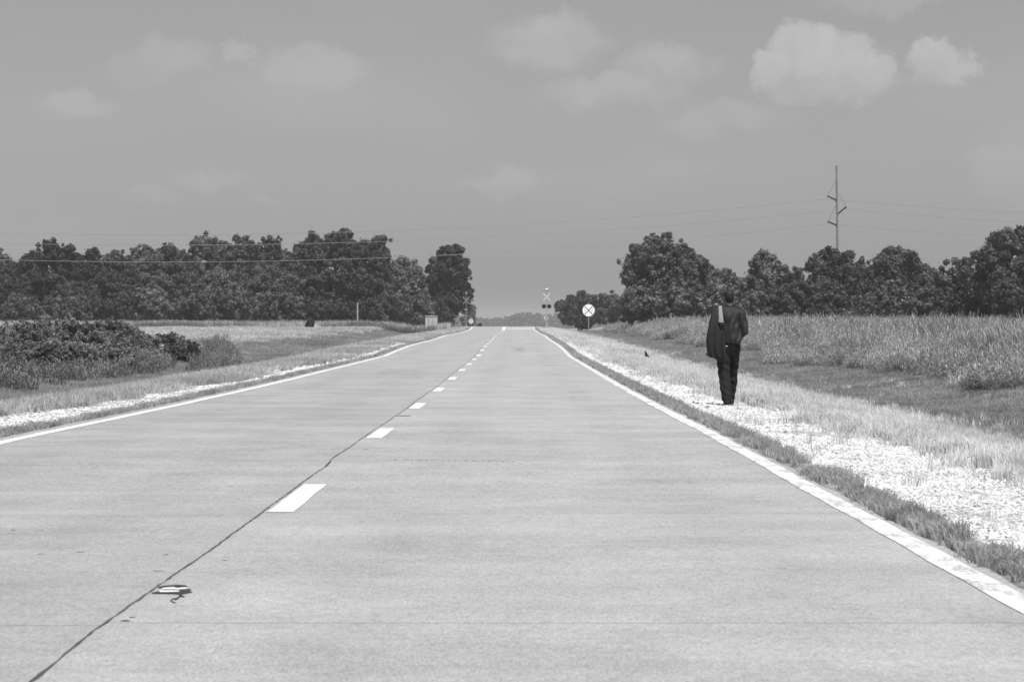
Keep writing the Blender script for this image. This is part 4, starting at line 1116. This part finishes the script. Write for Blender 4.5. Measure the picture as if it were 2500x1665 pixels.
# trousers
b = MB()
capsule(b, (.02, -.005, .985), (.02, 0, .90), .150, .150, .78)
capsule(b, hipL, (-.070, -.02, .60), .112, .100, .9); capsule(b, (-.070, -.02, .60), (-.058, -.08, .38), .098, .090, .95); capsule(b, (-.058, -.08, .38), (-.036, -.19, .115), .090, .080)
capsule(b, hipR, (.095, .11, .62), .098, .078, .9); capsule(b, (.095, .11, .62), (.085, .17, .40), .076, .074, .95); capsule(b, (.088, .17, .40), (.064, .20, .115), .076, .062)
def tr_fold(c):
    return .008 * noise.noise(Vector((c.x * 14, c.y * 10, c.z * 9))) + .005 * math.sin(c.z * 48 + c.x * 26 + 3 * noise.noise(c * 6)) * (1 if c.z < .7 else .5)
remeshed('trousers', b, .0105, M_TROU, man, 4, disp=tr_fold, cut=[(Vector((0, 0, .055)), Vector((0, 0, -1)))])
for a_, lift in ((ankL, 0.0), (ankR, 0.0)):
    b = MB(); x_, y_ = a_[0], a_[1]
    capsule(b, (x_, y_ - .025, .055), (x_, y_ + .05, .060), .047, .045); capsule(b, (x_, y_ + .02, .040), (x_ + (.01 if x_ > 0 else -.012), y_ + .18, .034), .046, .038, 1)
    capsule(b, (x_, y_ - .03, .020), (x_, y_ + .19, .020), .040, .038, 1)
    remeshed('shoe', b, .007, M_SHOE, man, 3, cut=[(Vector((0, 0, .001)), Vector((0, 0, -1)))])
MB().box((-.035, -.135, .925), (.034, .006, .011)).build('buckle', M_WHITE, man)
# jacket slung over his left shoulder (held: a thing of its own)
jk = empty('jacket', (PX, PY, pz)); tag(jk, 'long dark jacket hanging down the walking man\'s back from his left shoulder', 'jacket')
rowsd = [  # z, x left, x right, y centre, half thickness
 (1.50, -.255, -.085, .085, .020), (1.555, -.252, -.085, .045, .022), (1.578, -.250, -.086, -.01, .024), (1.560, -.252, -.088, -.065, .026),
 (1.50, -.258, -.082, -.125, .032), (1.42, -.272, -.078, -.165, .040), (1.32, -.300, -.070, -.185, .048), (1.22, -.325, -.064, -.195, .056), (1.12, -.346, -.058, -.200, .060),
 (1.02, -.358, -.054, -.200, .062), (.94, -.357, -.052, -.200, .060), (.87, -.347, -.050, -.198, .056), (.805, -.332, -.050, -.195, .050), (.765, -.315, -.052, -.192, .044),
 (.745, -.250, -.052, -.19, .042), (.72, -.205, -.054, -.188, .038), (.69, -.185, -.062, -.185, .030), (.665, -.160, -.080, -.182, .016)]
rows = []
NR = 44
# interpolate rows for smoothness
zz = []
for k in range(len(rowsd) - 1):
    for q in range(4): zz.append(k + q / 4)
zz.append(len(rowsd) - 1)
ar = np.array(rowsd)
for s_ in zz:
    z_, xl, xr, yc, th = [float(np.interp(s_, np.arange(len(ar)), ar[:, c])) for c in range(5)]
    ring = []
    for i in range(NR):
        w = 2 * math.pi * i / NR
        cxx = math.cos(w); u_ = (cxx + 1) / 2
        x_ = xl + (xr - xl) * u_
        amp = min(1, max(0, (1.5 - z_) / .35))
        fold = (.016 * math.sin(u_ * 17 + z_ * 2.2) + .010 * math.sin(u_ * 31 - z_ * 3.5)) * amp
        y_ = yc + math.sin(w) * th * (.75 + .25 * math.sin(u_ * math.pi)) + (fold if math.sin(w) < 0 else fold * .4)
        zj = z_ + (.010 * math.sin(u_ * 23) * amp if s_ > 14 else 0)
        ring.append(Vector((x_ + .004 * noise.noise(Vector((z_ * 9, u_ * 4, 2))), y_, zj)))
    rows.append(ring)
mb = MB(); mb.ring(rows)
mb.build('jacket_cloth', M_JACK, jk, smooth=True)
mb = MB()  # pale strap lying down the back of the jacket, and the dark end under it
sp_ = [(1.565, -.160, -.105, -.088), (1.52, -.161, -.103, -.150), (1.46, -.162, -.100, -.192), (1.40, -.163, -.096, -.222), (1.34, -.165, -.090, -.244), (1.302, -.166, -.085, -.254)]
mb.ring([[Vector((xl, y_ + .004, z_)), Vector((xl + .003, y_ - .007, z_)), Vector((xr - .003, y_ - .007, z_ - .004)), Vector((xr, y_ + .004, z_ - .004))] for z_, xl, xr, y_ in sp_])
mb.build('strap', M_STRAP, jk)
mb = MB(); mb.ring([[Vector((xl, y_ + .01, z_)), Vector((xl, y_ - .010, z_)), Vector((xr, y_ - .010, z_)), Vector((xr, y_ + .01, z_))] for z_, xl, xr, y_ in ((1.300, -.150, -.068, -.256), (1.255, -.138, -.050, -.262))])
mb.build('strap_end', M_BLACK, jk)
b = MB(); capsule(b, (-.335, -.19, .80), (-.285, -.19, .765), .03, .022, .8)
remeshed('sleeve_end', b, .008, M_SHIRT, jk, 2)

# ------------------------------------------------------------------ haze
m, t, out = mat_base('summer_haze')
pv = t.nodes.new('ShaderNodeVolumePrincipled')
pv.inputs['Color'].default_value = g3(.9); pv.inputs['Density'].default_value = .00015; pv.inputs['Anisotropy'].default_value = 0.0
t.links.new(pv.outputs[0], out.inputs['Volume'])
hz = MB().box((0, 1750, 11.2), (7200, 4700, 26.0)).build('haze', m); tag(hz, 'pale summer haze over the fields', kind='stuff')
